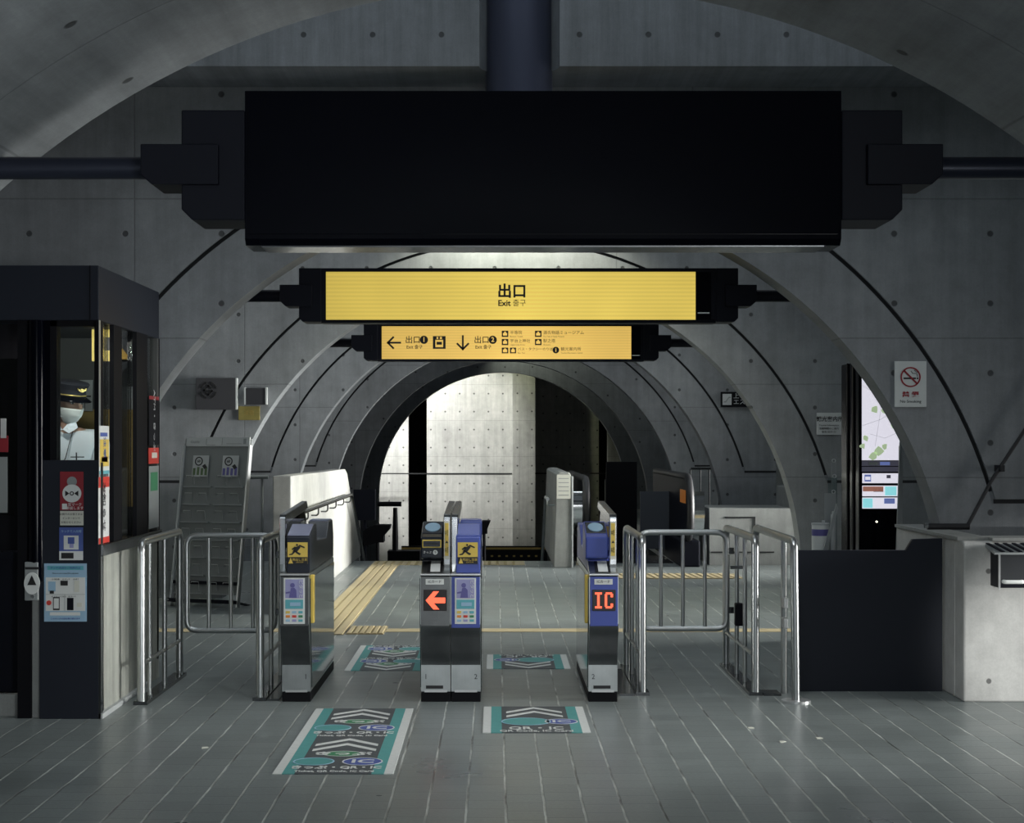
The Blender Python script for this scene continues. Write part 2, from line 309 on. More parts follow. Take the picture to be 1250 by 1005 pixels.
# ------------------------------------------------------------------ the setting
FE = 21.35
struct('floor', MB().box(-6.5, 6.5, -5, FE, -.3, 0), M['floor'])
struct('floor_right_landing', MB().box(2.6, 6.5, FE, 40, -.3, 0), M['floor'])
struct('floor_lower', MB().box(-6.5, 6.5, FE, 45.5, -3.3, -3.0), M['plain'])
st = MB()
for i in range(18): st.box(-1.75, .7, FE+i*.3, FE+(i+1)*.3+.02, -3.0, -.165*(i+1))
struct('floor_stairs', st, M['plain'])
def arch_wall(name, y0, th, m, xl=-6.5, xr=6.5, zt=6.0, groove=True, zb=-3.0, n=96):
    """slab with a round-headed opening, a recessed ring joint and a level groove painted as a dark strip at 1.13 m"""
    mb = MB(); RG0, RG1, gd = 3.157, 3.185, .03
    def rect(t):
        c, s_ = math.cos(t), math.sin(t)
        ks = []
        if c > 1e-6: ks.append((xr-CX)/c)
        if c < -1e-6: ks.append((xl-CX)/c)
        if s_ > 1e-6: ks.append((zt-CZ)/s_)
        return min(ks)
    corner = [math.atan2(zt-CZ, xr-CX), math.atan2(zt-CZ, xl-CX)]
    ts = sorted([PI*i/n for i in range(n+1)]+corner)
    rows = []
    for t in ts:
        c, s_ = math.cos(t), math.sin(t); L = rect(t); g = groove and CZ+s_*3.17 > 1.13
        prof = [(R, y0+th), (R, y0), (RG0, y0), (RG0, y0+(gd if g else 0)), (RG1, y0+(gd if g else 0)), (RG1, y0), (max(L, RG1), y0), (max(L, RG1), y0+th)]
        rows.append([(CX+r*c, y, CZ+r*s_) for r, y in prof])
    k = len(mb.v); vs = [p for r in rows for p in r]; fs = []
    for i in range(len(rows)-1):
        for j in range(8):
            a = i*8+j; b = i*8+(j+1) % 8; fs.append((a, b, b+8, a+8))
    mb.add(vs, fs)
    mb.box(CX+R, xr, y0, y0+th, zb, CZ); mb.box(xl, CX-R, y0, y0+th, zb, CZ)
    o = struct(name, mb, m)
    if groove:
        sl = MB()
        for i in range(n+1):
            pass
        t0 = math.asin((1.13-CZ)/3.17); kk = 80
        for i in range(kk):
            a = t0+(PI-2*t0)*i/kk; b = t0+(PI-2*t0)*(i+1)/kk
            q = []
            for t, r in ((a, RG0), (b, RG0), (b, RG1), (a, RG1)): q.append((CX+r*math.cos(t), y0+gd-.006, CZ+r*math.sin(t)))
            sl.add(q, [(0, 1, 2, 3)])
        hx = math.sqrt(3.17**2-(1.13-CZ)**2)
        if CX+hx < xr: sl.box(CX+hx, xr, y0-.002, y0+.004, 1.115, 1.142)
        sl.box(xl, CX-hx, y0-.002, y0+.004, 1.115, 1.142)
        obj('groove_shade', sl, M['joint_shade'], o)  # groove shade put in as flat dark strips and a dark groove floor
    return o
for i in range(6):
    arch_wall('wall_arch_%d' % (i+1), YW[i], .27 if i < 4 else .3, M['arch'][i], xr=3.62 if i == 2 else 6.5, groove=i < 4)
# the barrel vault over the camera
vb = MB(); n = 96; vs = []
for t in [PI*i/n for i in range(n+1)]:
    c, s_ = math.cos(t), math.sin(t)
    for r, y in ((R, -5), (R, 5.8), (6.6, 5.8), (6.6, -5)): vs.append((CX+r*c, y, CZ+r*s_))
vb.add(vs, [(i*4+j, i*4+(j+1) % 4, (i+1)*4+(j+1) % 4, (i+1)*4+j) for i in range(n) for j in range(4)])
vb.box(CX+R, CX+6.6, -5, 5.8, 0, CZ); vb.box(CX-6.6, CX-R, -5, 5.8, 0, CZ)
struct('wall_front_vault', vb, M['vault'], smooth=True)
struct('wall_left', MB().box(-6.8, -6.5, -5, 45.5, -3, 6.4), M['side'])
wr = MB()
ys = [-5, 9.8]
wr.box(6.5, 6.8, -5, 7.0, -3, 6.4); wr.box(6.5, 6.8, 7.0, 9.8, -3, .3); wr.box(6.5, 6.8, 7.0, 9.8, 2.4, 6.4)
for i in range(4):
    a, b = YW[i]+1.9, YW[i]+4.5
    wr.box(6.5, 6.8, ys[-1], a, -3, 6.4); wr.box(6.5, 6.8, a, b, -3, .4); wr.box(6.5, 6.8, a, b, 2.8, 6.4); ys.append(b)
wr.box(6.5, 6.8, ys[-1], 45.5, -3, 6.4)
struct('wall_right', wr, M['side'])
ce = MB(); cuts = [(6.9, 9.5)]+[(YW[i]+1.7, YW[i]+4.1) for i in range(5)]
p = 5.8
for a, b in cuts: ce.box(-6.8, 6.8, p, a, 6.4, 6.7); ce.box(-6.8, -2.8, a, b, 6.4, 6.7); ce.box(3.2, 6.8, a, b, 6.4, 6.7); p = b
ce.box(-6.8, 6.8, p, 45.5, 6.4, 6.7)
struct('ceiling', ce, M['plain'])
# lintel beam in front of the first arch with a half-round notch for the column
bm_ = MB(); zb_, yb0, yb1 = 3.80, 10.22, 10.82; ncx, nr = .145, .245
pts = [(-6.4, yb0), (ncx-nr, yb0)]+[(ncx-nr*math.cos(PI*k/16), yb0+nr*1.0*math.sin(PI*k/16)) for k in range(17)]+[(ncx+nr, yb0), (6.4, yb0), (6.4, yb1), (-6.4, yb1)]
bm_.prism(pts, zb_, 6.4, 'z')
struct('trim_1', bm_, M['beam'])
# rear wall: slabs standing at different depths with dark slots between them
rb = 42.0
struct('wall_back', MB().box(-6.5, X(500, rb+1.2), rb+.6, rb+.9, -3, 6.4).box(X(521, rb), X(653, rb), rb, rb+.4, -3, 6.4), M['back'])
struct('wall_back_pier', MB().box(X(625.5, rb), X(653, rb), rb-.25, rb, -3, 6.4), M['back'])
struct('wall_back_recess', MB().box(X(640, rb+2.6), X(731, rb+2.6), rb+2.6, rb+2.9, -3, 6.4).box(X(743, rb), 6.5, rb+.3, rb+.6, -3, 6.4), M['back'])
struct('wall_back_far', MB().box(-6.5, 6.5, 45.2, 45.5, -3, 6.4), M['black'])
struct('trim_2', MB().box(-6.4, X(625, rb), rb-.015, rb-.001, Z(577.6, rb)-.03, Z(577.6, rb)).box(X(653, rb), 6.4, rb+.28, rb+.295, Z(577.6, rb)-.03, Z(577.6, rb)), M['joint_shade'])

# ------------------------------------------------------------------ lamps over the arches
for (x, y, z, lb) in ((.18, YW[1]-.55, 4.32, 'small round ceiling lamp above the yellow exit sign'), (-.2, 39.6, 4.27, 'small round lamp lighting the top of the rear wall'),
        (.5, YW[4]-.6, 4.36, 'small round lamp before the fifth arch'), (.5, YW[5]-.6, 4.36, 'small round lamp before the innermost arch')):
    t = thing('ceiling_lamp', lb, 'lamp', (x, y, z))
    obj('housing', MB().cyl((x, y, z), (x, y, z+.12), .09).cyl((x, y, z+.12), (x, y, 6.4), .015), M['black'], t)
    obj('diffuser', MB().cyl((x, y, z-.005), (x, y, z), .07), M['lamp'], t)

# ------------------------------------------------------------------ hanging signs
def sign(name, label, cat, d, px0, px1, py0, py1, th, bx0, bx1, by0, by1, arm, pole, xa, xb, body, smx=None):
    """housing px0..px1, C-shaped clamps out to bx0/bx1, stub arms to arm[0]/arm[1], poles out to xa/xb"""
    x0, x1, z1, z0 = X(px0, d), X(px1, d), Z(py0, d), Z(py1, d)
    t = thing(name, label, cat, ((x0+x1)/2, d+th/2, z0))
    ch = min(.02, (z1-z0)*.06)
    obj('housing', MB().prism([(d, z0+ch), (d+ch, z0), (d+th-ch, z0), (d+th, z0+ch), (d+th, z1), (d, z1)], x0, x1), M[body], t)
    pyc, ph = pole; pr = ph/2*d/F; zc = Z(pyc, d)
    for sgn, xe, be, ae, xo in ((-1, x0, X(bx0, d), X(arm[0], d), xa), (1, x1, X(bx1, d), X(arm[1], d), xb)):
        bz1, bz0 = Z(by0, d), Z(by1, d); c = .17*abs(be-xe)
        k = MB()
        a = xe; b = be
        k.prism([(a, bz0), (b-sgn*c, bz0), (b, bz0+c), (b, bz1), (a, bz1)], d-.01, d+th+.01, 'y')
        obj('clamp', k, M['charcoal'], t, bevel=.004)
        ah = 1.75*pr
        i0 = xe+(be-xe)*.40; q = MB()
        q.prism([(i0, zc-ah*1.1), (ae-sgn*ah*.55, zc-ah*1.1), (ae, zc-ah*.6), (ae, zc+ah*.9), (i0, zc+ah*.9)], d-.035, d+th*.8, 'y')
        obj('arm', q, M['charcoal'], t, bevel=.003)
        obj('pole', MB().cyl((ae-sgn*.02, d+th*.4, zc), (xo, d+th*.4, zc), pr, 20), M['dpipe'] if d < 8 else M['charcoal'], t, smooth=True)
    return t, x0, x1, z0, z1
d1 = 5.45
def edge_x(z, sg, r=R): return CX+sg*math.sqrt(r*r-(z-CZ)**2)
z1c = Z(200, d1)
t, x0, x1, z0, z1 = sign('departure_board', 'large blank black board hanging nearest overhead, between two pole clamps', 'display board', d1, 299, 1027, 111, 299, .22, 222, 1101, 135, 269, (174, 1148), (200, 28),
     edge_x(z1c, -1)-.03, edge_x(z1c, 1)+.03, 'blackgloss')
obj('front_glass', MB().box(x0+.012, x1-.012, d1-.006, d1-.001, z0+.035, z1-.012), M['blackgloss'], t)
obj('painted_lit_underside', MB().box(x0+.05, x1-.05, d1+.03, d1+.19, z0-.004, z0), M['steeld'], t, label='lighter strip painted for the lit underside')  # light falling on the underside, put in as a lighter strip
d2 = 11.16
z2c = Z(360, d2)
t, x0, x1, z0, z1 = sign('exit_sign', 'long backlit yellow exit sign, the upper and larger of the two yellow signs', 'sign', d2, 392, 874, 327.5, 394, .2, 365, 901, 327.5, 393, (342, 923), (360, 15),
     edge_x(z2c, -1)-.25, edge_x(z2c, 1)+.25, 'charcoal')
for sg in (-1, 1): xx = edge_x(z2c, sg)+sg*.22; obj('wall_bracket', MB().box(xx-.05, xx+.05, YW[0]+.27, d2+.14, z2c-.06, z2c+.06), M['charcoal'], t)
def face(t, nm, d, a, b, c, e, m, off=.004): return obj(nm, MB().box(X(a, d), X(b, d), d-off, d, Z(e, d), Z(c, d)), m, t)
face(t, 'lit_face', d2, 398, 849, 332, 390.5, M['exit']); face(t, 'black_end_panel', d2, 850, 868, 332, 390.5, M['blackgloss'])
text('出口', 18*d2/F, M['ink'], t, front(X(625, d2), d2-.004, Z(356.5, d2)), bold=.0028)
text('Exit', 10*d2/F, M['ink'], t, front(X(615.5, d2), d2-.004, Z(370.5, d2)), bold=.0014)
text('출구', 9*d2/F, M['ink'], t, front(X(634, d2), d2-.004, Z(370.5, d2)))
face(t, 'maker_mark', d2, 851.5, 866, 381.5, 383, M['white'], .006)
d3 = 16.6
z3c = Z(418, d3)
t, x0, x1, z0, z1 = sign('direction_sign', 'smaller backlit amber sign with arrows and pictograms, hanging below and behind the yellow exit sign', 'sign', d3, 461, 786, 395, 441, .2, 444, 804, 396, 440, (429, 819), (418, 11),
     edge_x(z3c, -1)-.25, edge_x(z3c, 1)+.25, 'charcoal')
for sg in (-1, 1): xx = edge_x(z3c, sg)+sg*.22; obj('wall_bracket', MB().box(xx-.05, xx+.05, YW[1]+.27, d3+.14, z3c-.06, z3c+.06), M['charcoal'], t)
face(t, 'lit_face', d3, 466, 770.5, 398.5, 438.5, M['dirs']); face(t, 'black_end_panel', d3, 771, 782, 398.5, 438.5, M['blackgloss'])
face(t, 'maker_mark', d3, 771.5, 781, 433.5, 434.5, M['white'], .006)
q = d3/F
def arrow(t, px, py, L, d, left=True):
    c = (X(px, d), Z(py, d)); k = d/F; mb = MB(); a = L*k/2; wd = 1.1*k; h = 6.5*k
    def seg(p0, p1):
        v = Vector((p1[0]-p0[0], p1[1]-p0[1])).normalized()*wd; nn = Vector((-v.y, v.x))
        mb.prism([(p0[0]+nn.x-v.x, p0[1]+nn.y-v.y), (p0[0]-nn.x-v.x, p0[1]-nn.y-v.y), (p1[0]-nn.x+v.x, p1[1]-nn.y+v.y), (p1[0]+nn.x+v.x, p1[1]+nn.y+v.y)], d-.007, d-.004, 'y')
    tip = (c[0]-a, c[1]) if left else (c[0], c[1]-a); tail = (c[0]+a, c[1]) if left else (c[0], c[1]+a)
    seg(tip, tail)
    if left: seg(tip, (tip[0]+h, tip[1]+h)); seg(tip, (tip[0]+h, tip[1]-h))
    else: seg(tip, (tip[0]+h, tip[1]+h)); seg(tip, (tip[0]-h, tip[1]+h))
    obj('arrow', mb, M['ink'], t)
arrow(t, 481, 418.5, 15, d3); arrow(t, 565, 418.5, 16, d3, False)
for px, nmb in ((504, '1'), (588, '2')):
    text('出口', 9.5*q, M['ink'], t, front(X(px, d3), d3-.004, Z(415.5, d3)), bold=.0007)
    text('Exit 출구', 5.4*q, M['ink'], t, front(X(px+2, d3), d3-.004, Z(424, d3)), bold=.0004)
    obj('number_disc', MB().ell((X(px+13.5, d3), Z(415, d3)), 5*q, 5*q, d3-.007, d3-.004), M['ink'], t)
    text(nmb, 8*q, M['dirs'], t, front(X(px+13.5, d3), d3-.007, Z(415, d3)), bold=.001, name='numeral')
def pict(t, a, b, c, e, d, figs):
    f = face(t, 'pictogram', d, a, b, c, e, M['ink'], .007)
    for (fa, fb, fc, fe) in figs: obj('pictogram_figure', MB().box(X(fa, d), X(fb, d), d-.009, d-.007, Z(fe, d), Z(fc, d)), M['dirs'], f)
pict(t, 528.5, 544, 410.5, 426, d3, [(531.5, 541, 415, 424), (533, 535, 411.5, 414), (537, 539.5, 411.5, 414)])
f_ = obj('pictogram_figure', MB().box(X(533, d3), X(539.5, d3), d3-.011, d3-.009, Z(421, d3), Z(417.5, d3)), M['ink'], t)
for (a, b, c, e) in ((612.5, 620.5, 404, 411.5), (612.5, 620.5, 414, 421.5), (653, 661, 404, 411.5), (653, 661, 414, 421.5), (612.5, 620.5, 424.5, 431.5), (622.5, 630, 424.5, 431.5)):
    pict(t, a, b, c, e, d3, [(a+1.5, b-1.5, (c+e)/2-1.2, (c+e)/2+2.2), ((a+b)/2-1, (a+b)/2+1, c+1, c+2.5)])
obj('pictogram', MB().ell((X(678.5, d3), Z(427.5, d3)), 4*q, 4*q, d3-.007, d3-.004), M['ink'], t)
text('i', 7*q, M['dirs'], t, front(X(678.5, d3), d3-.007, Z(427.5, d3)), bold=.0012, name='numeral')
for s_, px, py, sz in (('平等院', 622.5, 406.5, 5), ('Byodoin Temple', 622.5, 411, 2.4), ('宇治上神社', 622.5, 416.5, 5), ('Ujigami Jinja Shrine', 622.5, 421, 2.4), ('源氏物語ミュージアム', 663, 406.5, 5), ('The Tale of Genji Museum', 663, 411, 2.4),
        ('駅之塔', 663, 416.5, 5), ('Hirunoto', 663, 421, 2.4), ('バス・タクシーのりば', 632, 426.5, 4.3), ('Bus, Taxi', 632, 431, 2.4), ('観光案内所', 684.5, 426.5, 5), ('Tourist Information Center', 684.5, 431, 2.4)):
    text(s_, sz*q, M['ink'], t, front(X(px, d3), d3-.004, Z(py, d3)), align='LEFT')

# column in the beam notch
t = thing('ceiling_column', 'round blue-black steel column coming down through the concrete beam behind the black board', 'column', (.145, 10.42, 2.3))
obj('shaft', MB().cyl((.145, 10.42, 2.9), (.145, 10.42, 6.38), .208, 40), M['pipe'], t, smooth=True)
obj('end_cap', MB().cyl((.145, 10.42, 2.86), (.145, 10.42, 2.9), .225, 40), M['charcoal'], t, smooth=True)

# ------------------------------------------------------------------ ticket gates
YF = 9.765
def caution(t, xc, z0, z1, y, hw):
    b = obj('caution_sticker', MB().box(xc-hw, xc+hw, y-.003, y, z0, z1), M['yel'], t)
    k = z1-z0; lo = z0+k*.32
    obj('caution_band', MB().box(xc-hw, xc+hw, y-.0045, y-.003, z0, lo), M['ink'], b)
    mb = MB()      # running figure breaking through the closing flap
    def S_(pts): mb.prism([(xc+a*hw, z0+k*(.66+c*.34)) for a, c in pts], y-.0045, y-.003, 'y')
    mb.ell((xc-.05*hw, z0+k*.88), .006, .006, y-.0045, y-.003, 12)
    S_([(-.3, .3), (.15, .55), (.3, .3), (-.05, -.3), (-.4, -.2)]); S_([(.1, .5), (.7, .2), (.72, .38), (.2, .7)]); S_([(-.25, .45), (-.6, .1), (-.5, -.05), (-.15, .25)])
    S_([(-.35, -.1), (-.05, -.25), (.35, -.55), (.2, -.75), (-.1, -.5)]); S_([(-.4, 0), (-.15, -.2), (-.5, -.7), (-.85, -.75), (-.8, -.6), (-.55, -.5)])
    obj('running_figure', mb, M['ink'], b)
    obj('warning_triangle', MB().prism([(xc-.9*hw, z0+.003), (xc-.45*hw, z0+.003), (xc-.68*hw, lo-.003)], y-.006, y-.0045, 'y'), M['yel'], b)
    text('飛出し注意', hw*.3, M['yel'], b, front(xc+.22*hw, y-.0045, (z0+lo)/2+.004))
    text('CAUTION', hw*.16, M['yel'], b, front(xc+.22*hw, y-.0045, (z0+lo)/2-.010))
def leaflet(t, x0, x1, z0, z1, y):
    b = obj('poster_panel', MB().box(x0, x1, y-.003, y, z0, z1), M['white'], t)
    w, h = x1-x0, z1-z0; g = .06*w; e = y-.0045
    def r(nm, a, b_, c, d, m, k=0): obj(nm, MB().box(x0+a*w, x0+b_*w, e-k, y-.003-k, z0+c*h, z0+d*h), m, b)
    r('lavender_picture', .08, .92, .56, .97, M['pbl']); r('teal_picture', .08, .92, .33, .53, M['cyan'])
    fg = MB().ell((x0+.42*w, z0+.84*h), .11*w, .11*w, e-.001, e, 16); fg.prism([(x0+.25*w, z0+.57*h), (x0+.62*w, z0+.57*h), (x0+.6*w, z0+.74*h), (x0+.5*w, z0+.79*h), (x0+.35*w, z0+.78*h)], e-.001, e, 'y')
    fg.prism([(x0+.1*w, z0+.69*h), (x0+.3*w, z0+.71*h), (x0+.3*w, z0+.67*h), (x0+.1*w, z0+.66*h)], e-.001, e, 'y')
    obj('printed_figure', fg, mat_ind, b)
    text('ピタッと', w*.22, M['white'], b, lambda u, v, w_: (x0+.81*w+v, e-w_-.001, z0+.76*h-u))
    r('teal_label', .3, .8, .39, .47, M['lblue'], .0015)
    cols = [M['yel'], M['lblue'], M['cyan'], M['oran'], M['red'], M['green'], M['lblue'], M['pbl'], M['cyan']]
    for i in range(9):
        cx_, cz_ = .2+.3*(i % 3), .255-.09*(i//3); r('card_logo', cx_-.1, cx_+.1, cz_-.026, cz_+.026, cols[i])
mat_ind = mat('indigo_print', (.12, .11, .32), .5)
gates = {}
def gate(name_lbl, x0, x1, kind, colr, num, numside, finx=None, finw=.04, fin_yellow=False, glossside=None, yellow_edge=None):
    t = thing('ticket_gate', name_lbl, 'ticket gate', ((x0+x1)/2, YF+.7, 0), 'automatic ticket gates')
    w = x1-x0; g = .0015; a, b = x0+g, x1-g
    obj('plinth', MB().box(a, b, YF+.0, YF+1.4, 0, .055), M['black'], t, bevel=.004)
    obj('kick_strip', MB().box(a+.02, b-.02, YF-.004, YF+.02, .056, .068), M['silver'], t)
    # body profile in (y, z)
    curve = [(YF-.002-.085*(1-math.cos(PI*k/10))/2, .215+.245*k/10) for k in range(11)]
    yb = YF+1.4
    body = [(yb-.02, .06), (YF, .06)]+curve+[(YF-.087, .735), (YF-.06, .75), (yb-.03, .75), (yb, .62), (yb-.02, .3)]
    obj('cabinet', MB().prism(body, a, b), M['steel'], t, smooth=False)
    for sx_, en in ((a, -1), (b, 1)):
        if glossside is None or en in glossside:
            obj('side_panel', MB().prism([(YF+.03, .08), (YF+.03, .2), (YF-.03, .42), (YF-.05, .5), (YF-.05, .72), (yb-.05, .72), (yb-.05, .08)], sx_-.0 if en > 0 else sx_-.006, sx_+.006 if en > 0 else sx_), M['gateside'], t)
    # underside of the bulge; dark floor reflection put into the steel colour
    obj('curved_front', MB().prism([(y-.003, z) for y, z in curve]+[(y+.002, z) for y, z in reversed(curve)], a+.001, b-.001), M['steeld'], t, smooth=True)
    fy = YF-.087
    obj('ledge', MB().box(x0, x1, fy-.012, fy+.05, .742, .752), M['silver'], t, bevel=.002)
    ftop, fbot = .735, .47
    if kind == 'A':
        if colr == 'blue':
            obj('front_panel', MB().box(a+.004, b-.004, fy-.005, fy, fbot-.03, ftop), M['blue'], t, bevel=.003)
        if colr != 'blue': obj('front_panel', MB().box(a+.003, b-.003, fy-.0045, fy, fbot-.02, ftop), M['gsteel'], t, bevel=.002)
        leaflet(t, (x0+x1)/2-.062, (x0+x1)/2+.060, .463, .728, fy-.005)
        prof = [(YF-.04, .752), (YF-.04, .955), (YF-.03, .965), (YF+.22, 1.02), (YF+.34, 1.02), (YF+.36, .92), (YF+.95, .90), (YF+1.1, 1.0), (YF+1.33, 1.0), (YF+1.39, .90), (YF+1.39, .752)]
        lo = a+(.03 if colr != 'blue' else .028)
        h = obj('upper_housing', MB().prism(prof, lo, b-.002), M['gatedark'] if colr != 'blue' else M['blue'], t, bevel=.006)
        m2 = M['lilac'] if colr != 'blue' else M['bluel']
        obj('top_cover', MB().prism([(YF-.02, .968), (YF+.21, 1.019), (YF+.21, 1.024), (YF-.02, .973)], lo+.005, b-.008), m2, t)
        obj('top_cover', MB().box(lo+.005, b-.008, YF+1.11, YF+1.32, 1.0, 1.006), m2, t)
        caution(t, (lo+b)/2-.003, .805, .93, YF-.04, .058)
    else:
        pc = (x0+x1)/2
        if colr == 'blue': obj('front_panel', MB().box(a+.004, b-.004, fy-.005, fy, fbot-.02, ftop), M['blue'], t, bevel=.003)
        else: obj('front_panel', MB().box(a+.003, b-.003, fy-.0045, fy, fbot-.02, ftop), M['gsteel'], t, bevel=.002)
        obj('label_plate', MB().box(pc-.055, pc+.05, fy-.008, fy-.005, .69, .722), M['white'], t)
        text('ICカード', .02, M['ink'], t, front(pc-.002, fy-.008, .706))
        dp = obj('display', MB().box(pc-.067, pc+.067, fy-.009, fy-.004, .538, .66), M['ledoff'], t, bevel=.003)
        zc = .599; mb = MB()
        if num == '1':
            mb.prism([(pc-.055, zc), (pc-.01, zc+.052), (pc+.022, zc+.052), (pc-.008, zc+.016), (pc+.058, zc+.016), (pc+.058, zc-.016), (pc-.008, zc-.016), (pc+.024, zc-.052), (pc-.01, zc-.052)], fy-.011, fy-.009, 'y')
        else:
            def bx(u0, u1, v0, v1): mb.box(pc+u0, pc+u1, fy-.011, fy-.009, zc+v0, zc+v1)
            bx(-.052, -.012, .034, .046); bx(-.052, -.012, -.046, -.034); bx(-.039, -.025, -.034, .034)
            bx(.004, .018, -.036, .036); bx(.010, .046, .034, .046); bx(.010, .046, -.046, -.034); bx(.038, .052, .018, .038); bx(.038, .052, -.038, -.018)
        obj('lit_symbol', mb, M['led'], dp, label='glowing red arrow' if num == '1' else 'glowing red letters IC')
        # ticket tray and reader head
        obj('ticket_tray', MB().prism([(fy+.02, .752), (YF+.09, .81), (YF+.12, .81), (YF+.12, .752)], a+.002, b-.002), M['steel'], t)
        k_ = MB(); 
        def tray(x_0, x_1, h): return MB().prism([(fy+.03, .7535+h+.003), (YF+.085, .807+h), (YF+.085, .809+h+.001), (fy+.03, .756+h+.003)], x_0, x_1)
        obj('ticket_slot', tray(pc-.048, pc+.042, .002), M['ink'], t); obj('white_ticket_plate', tray(pc-.030, pc+.026, .004), M['white'], t)
        rm = M['blue'] if colr == 'blue' else M['gatedark']
        r0, r1 = (a-.002, b-.045) if colr != 'blue' else (a-.015, b-.052)
        rd = obj('reader_head', MB().prism([(YF+.10, .82), (YF+.02, .835), (YF+.015, .955), (YF+.06, .972), (YF+.30, 1.035), (YF+.36, 1.02), (YF+.38, .82)], r0, r1), rm, t, bevel=.008)
        rc = (r0+r1)/2
        sl = (1.035-.972)/.24
        def top(u, v, w): return (rc+u, YF+.17+v, .972+(YF+.17+v-(YF+.06))*sl+.001+w)
        tp = MB(); tp.add([top(u, v, 0) for u, v in ((-.058, -.095), (.058, -.095), (.058, .1), (-.058, .1))]+[top(u, v, .004) for u, v in ((-.058, -.095), (.058, -.095), (.058, .1), (-.058, .1))], [(0, 1, 2, 3), (4, 5, 6, 7), (0, 1, 5, 4), (1, 2, 6, 5), (2, 3, 7, 6), (3, 0, 4, 7)])
        obj('reader_pad', tp, M['gatedark'], rd)
        e = MB(); nn = 24; vs = [top(.045*math.cos(2*PI*k/nn), .078*math.sin(2*PI*k/nn), h) for h in (.004, .008) for k in range(nn)]
        e.add(vs, [tuple(range(nn)), tuple(range(nn, 2*nn))]+[(k, (k+1) % nn, nn+(k+1) % nn, nn+k) for k in range(nn)])
        obj('touch_oval', e, M['lblue'], rd)
        if colr != 'blue':
            ry = YF+.016
            obj('ticket_mouth_rim', MB().box(rc-.056, rc+.056, ry-.006, ry, .895, .942), M['yel'], rd, bevel=.004)
            obj('ticket_mouth', MB().box(rc-.049, rc+.049, ry-.008, ry-.004, .902, .935), M['gatedark'], rd)
            obj('ticket_mouth_slit', MB().box(rc-.036, rc+.036, ry-.010, ry-.007, .913, .924), M['ink'], rd)
            obj('ticket_symbol', MB().ell((rc+.02, .868), .014, .014, ry-.003, ry+.006, 16), M['white'], rd)
            text('きっぷ', .017, M['white'], rd, front(rc-.026, ry-.0005, .868))
            text('↑', .022, M['ink'], rd, front(rc+.02, ry-.004, .868))
        obj('upper_housing', MB().prism([(YF+.12, .752), (YF+.12, .82), (YF+.9, .86), (YF+1.06, .98), (YF+1.33, .98), (YF+1.39, .9), (YF+1.39, .752)], a+.002, b-.03), M['gatedark'] if colr != 'blue' else M['blue'], t, bevel=.006)
        obj('rear_sticker', MB().prism([(YF+1.058, .978), (YF+1.058, .965), (YF+.96, .893), (YF+.955, .905)], a+.03, b-.06), M['ochre'], t)
    if finx is not None:
        fm = MB().prism([(YF+.02, .752), (YF-.005, .80), (YF-.005, 1.07), (YF+.02, 1.09), (YF+1.1, 1.13), (YF+1.15, 1.1), (YF+1.15, 1.08), (YF+.05, 1.03), (YF+.05, .752)], finx, finx+finw)
        fn = obj('flap_post', fm, M['chrome'], t, bevel=.004)
        obj('flap_glass', MB().prism([(YF+.06, .86), (YF+.06, 1.028), (YF+1.1, 1.075), (YF+1.2, 1.0), (YF+1.2, .86)], finx+finw*.4, finx+finw*.6), M['dglass'], t)
        if fin_yellow:
            obj('post_sticker', MB().box(finx+.003, finx+finw-.006, YF-.012, YF-.0055, .83, 1.05), M['cream'], fn)
            obj('post_sticker_print', MB().box(finx+.008, finx+finw-.011, YF-.014, YF-.012, .85, 1.04), M['yel'], fn)
            text('▲', .02, M['ink'], fn, front(finx+finw/2-.001, YF-.014, .93))
            text('改札内\n注意', .011, M['ink'], fn, lambda u, v, w_: (finx+finw/2-.003+v, YF-.014-w_, .985-u))
            text('改札内\n注意', .011, M['ink'], fn, lambda u, v, w_: (finx+finw/2-.003+v, YF-.014-w_, .885-u))
    if yellow_edge:
        ex = b if yellow_edge > 0 else a-.022
        obj('flap_door', MB().box(ex, ex+.022, YF-.03, YF+.03, .46, .74), M['yel'], t, bevel=.005, label='yellow padded flap edge')
    nx = a+.028 if numside < 0 else b-.028
    text(num, .042, M['ink'], t, front(nx, YF-.0005, .145), name='gate_number')
    if kind == 'B':
        pl = obj('maker_plate', MB().box(x0+.03, x0+.03+.10, YF-.004, YF, .077, .095), M['ink'], t)
    return t
gate('grey ticket gate at far left of the row, dark head with yellow caution sticker', X(344, YF), X(379.5, YF), 'A', 'grey', '1', 1, finx=X(342, YF)-.004, finw=.036, glossside=(1,), yellow_edge=1)
gate('grey ticket gate in the middle pair, with the glowing red arrow', X(513.7, YF), X(550.2, YF), 'B', 'grey', '1', -1, finx=X(541.5, YF), finw=.04, fin_yellow=True, glossside=(-1,))
gate('blue-fronted ticket gate in the middle pair, with leaflet and caution sticker, numbered 2', X(550.5, YF), X(587, YF), 'A', 'blue', '2', 1, finx=X(551, YF), finw=.038, glossside=(1,))
gate('blue-fronted ticket gate at the right of the row, with red letters IC on its display', X(718, YF), X(754, YF), 'B', 'blue', '2', -1, finx=X(744, YF), finw=.042, fin_yellow=True, glossside=(-1,), yellow_edge=-1)

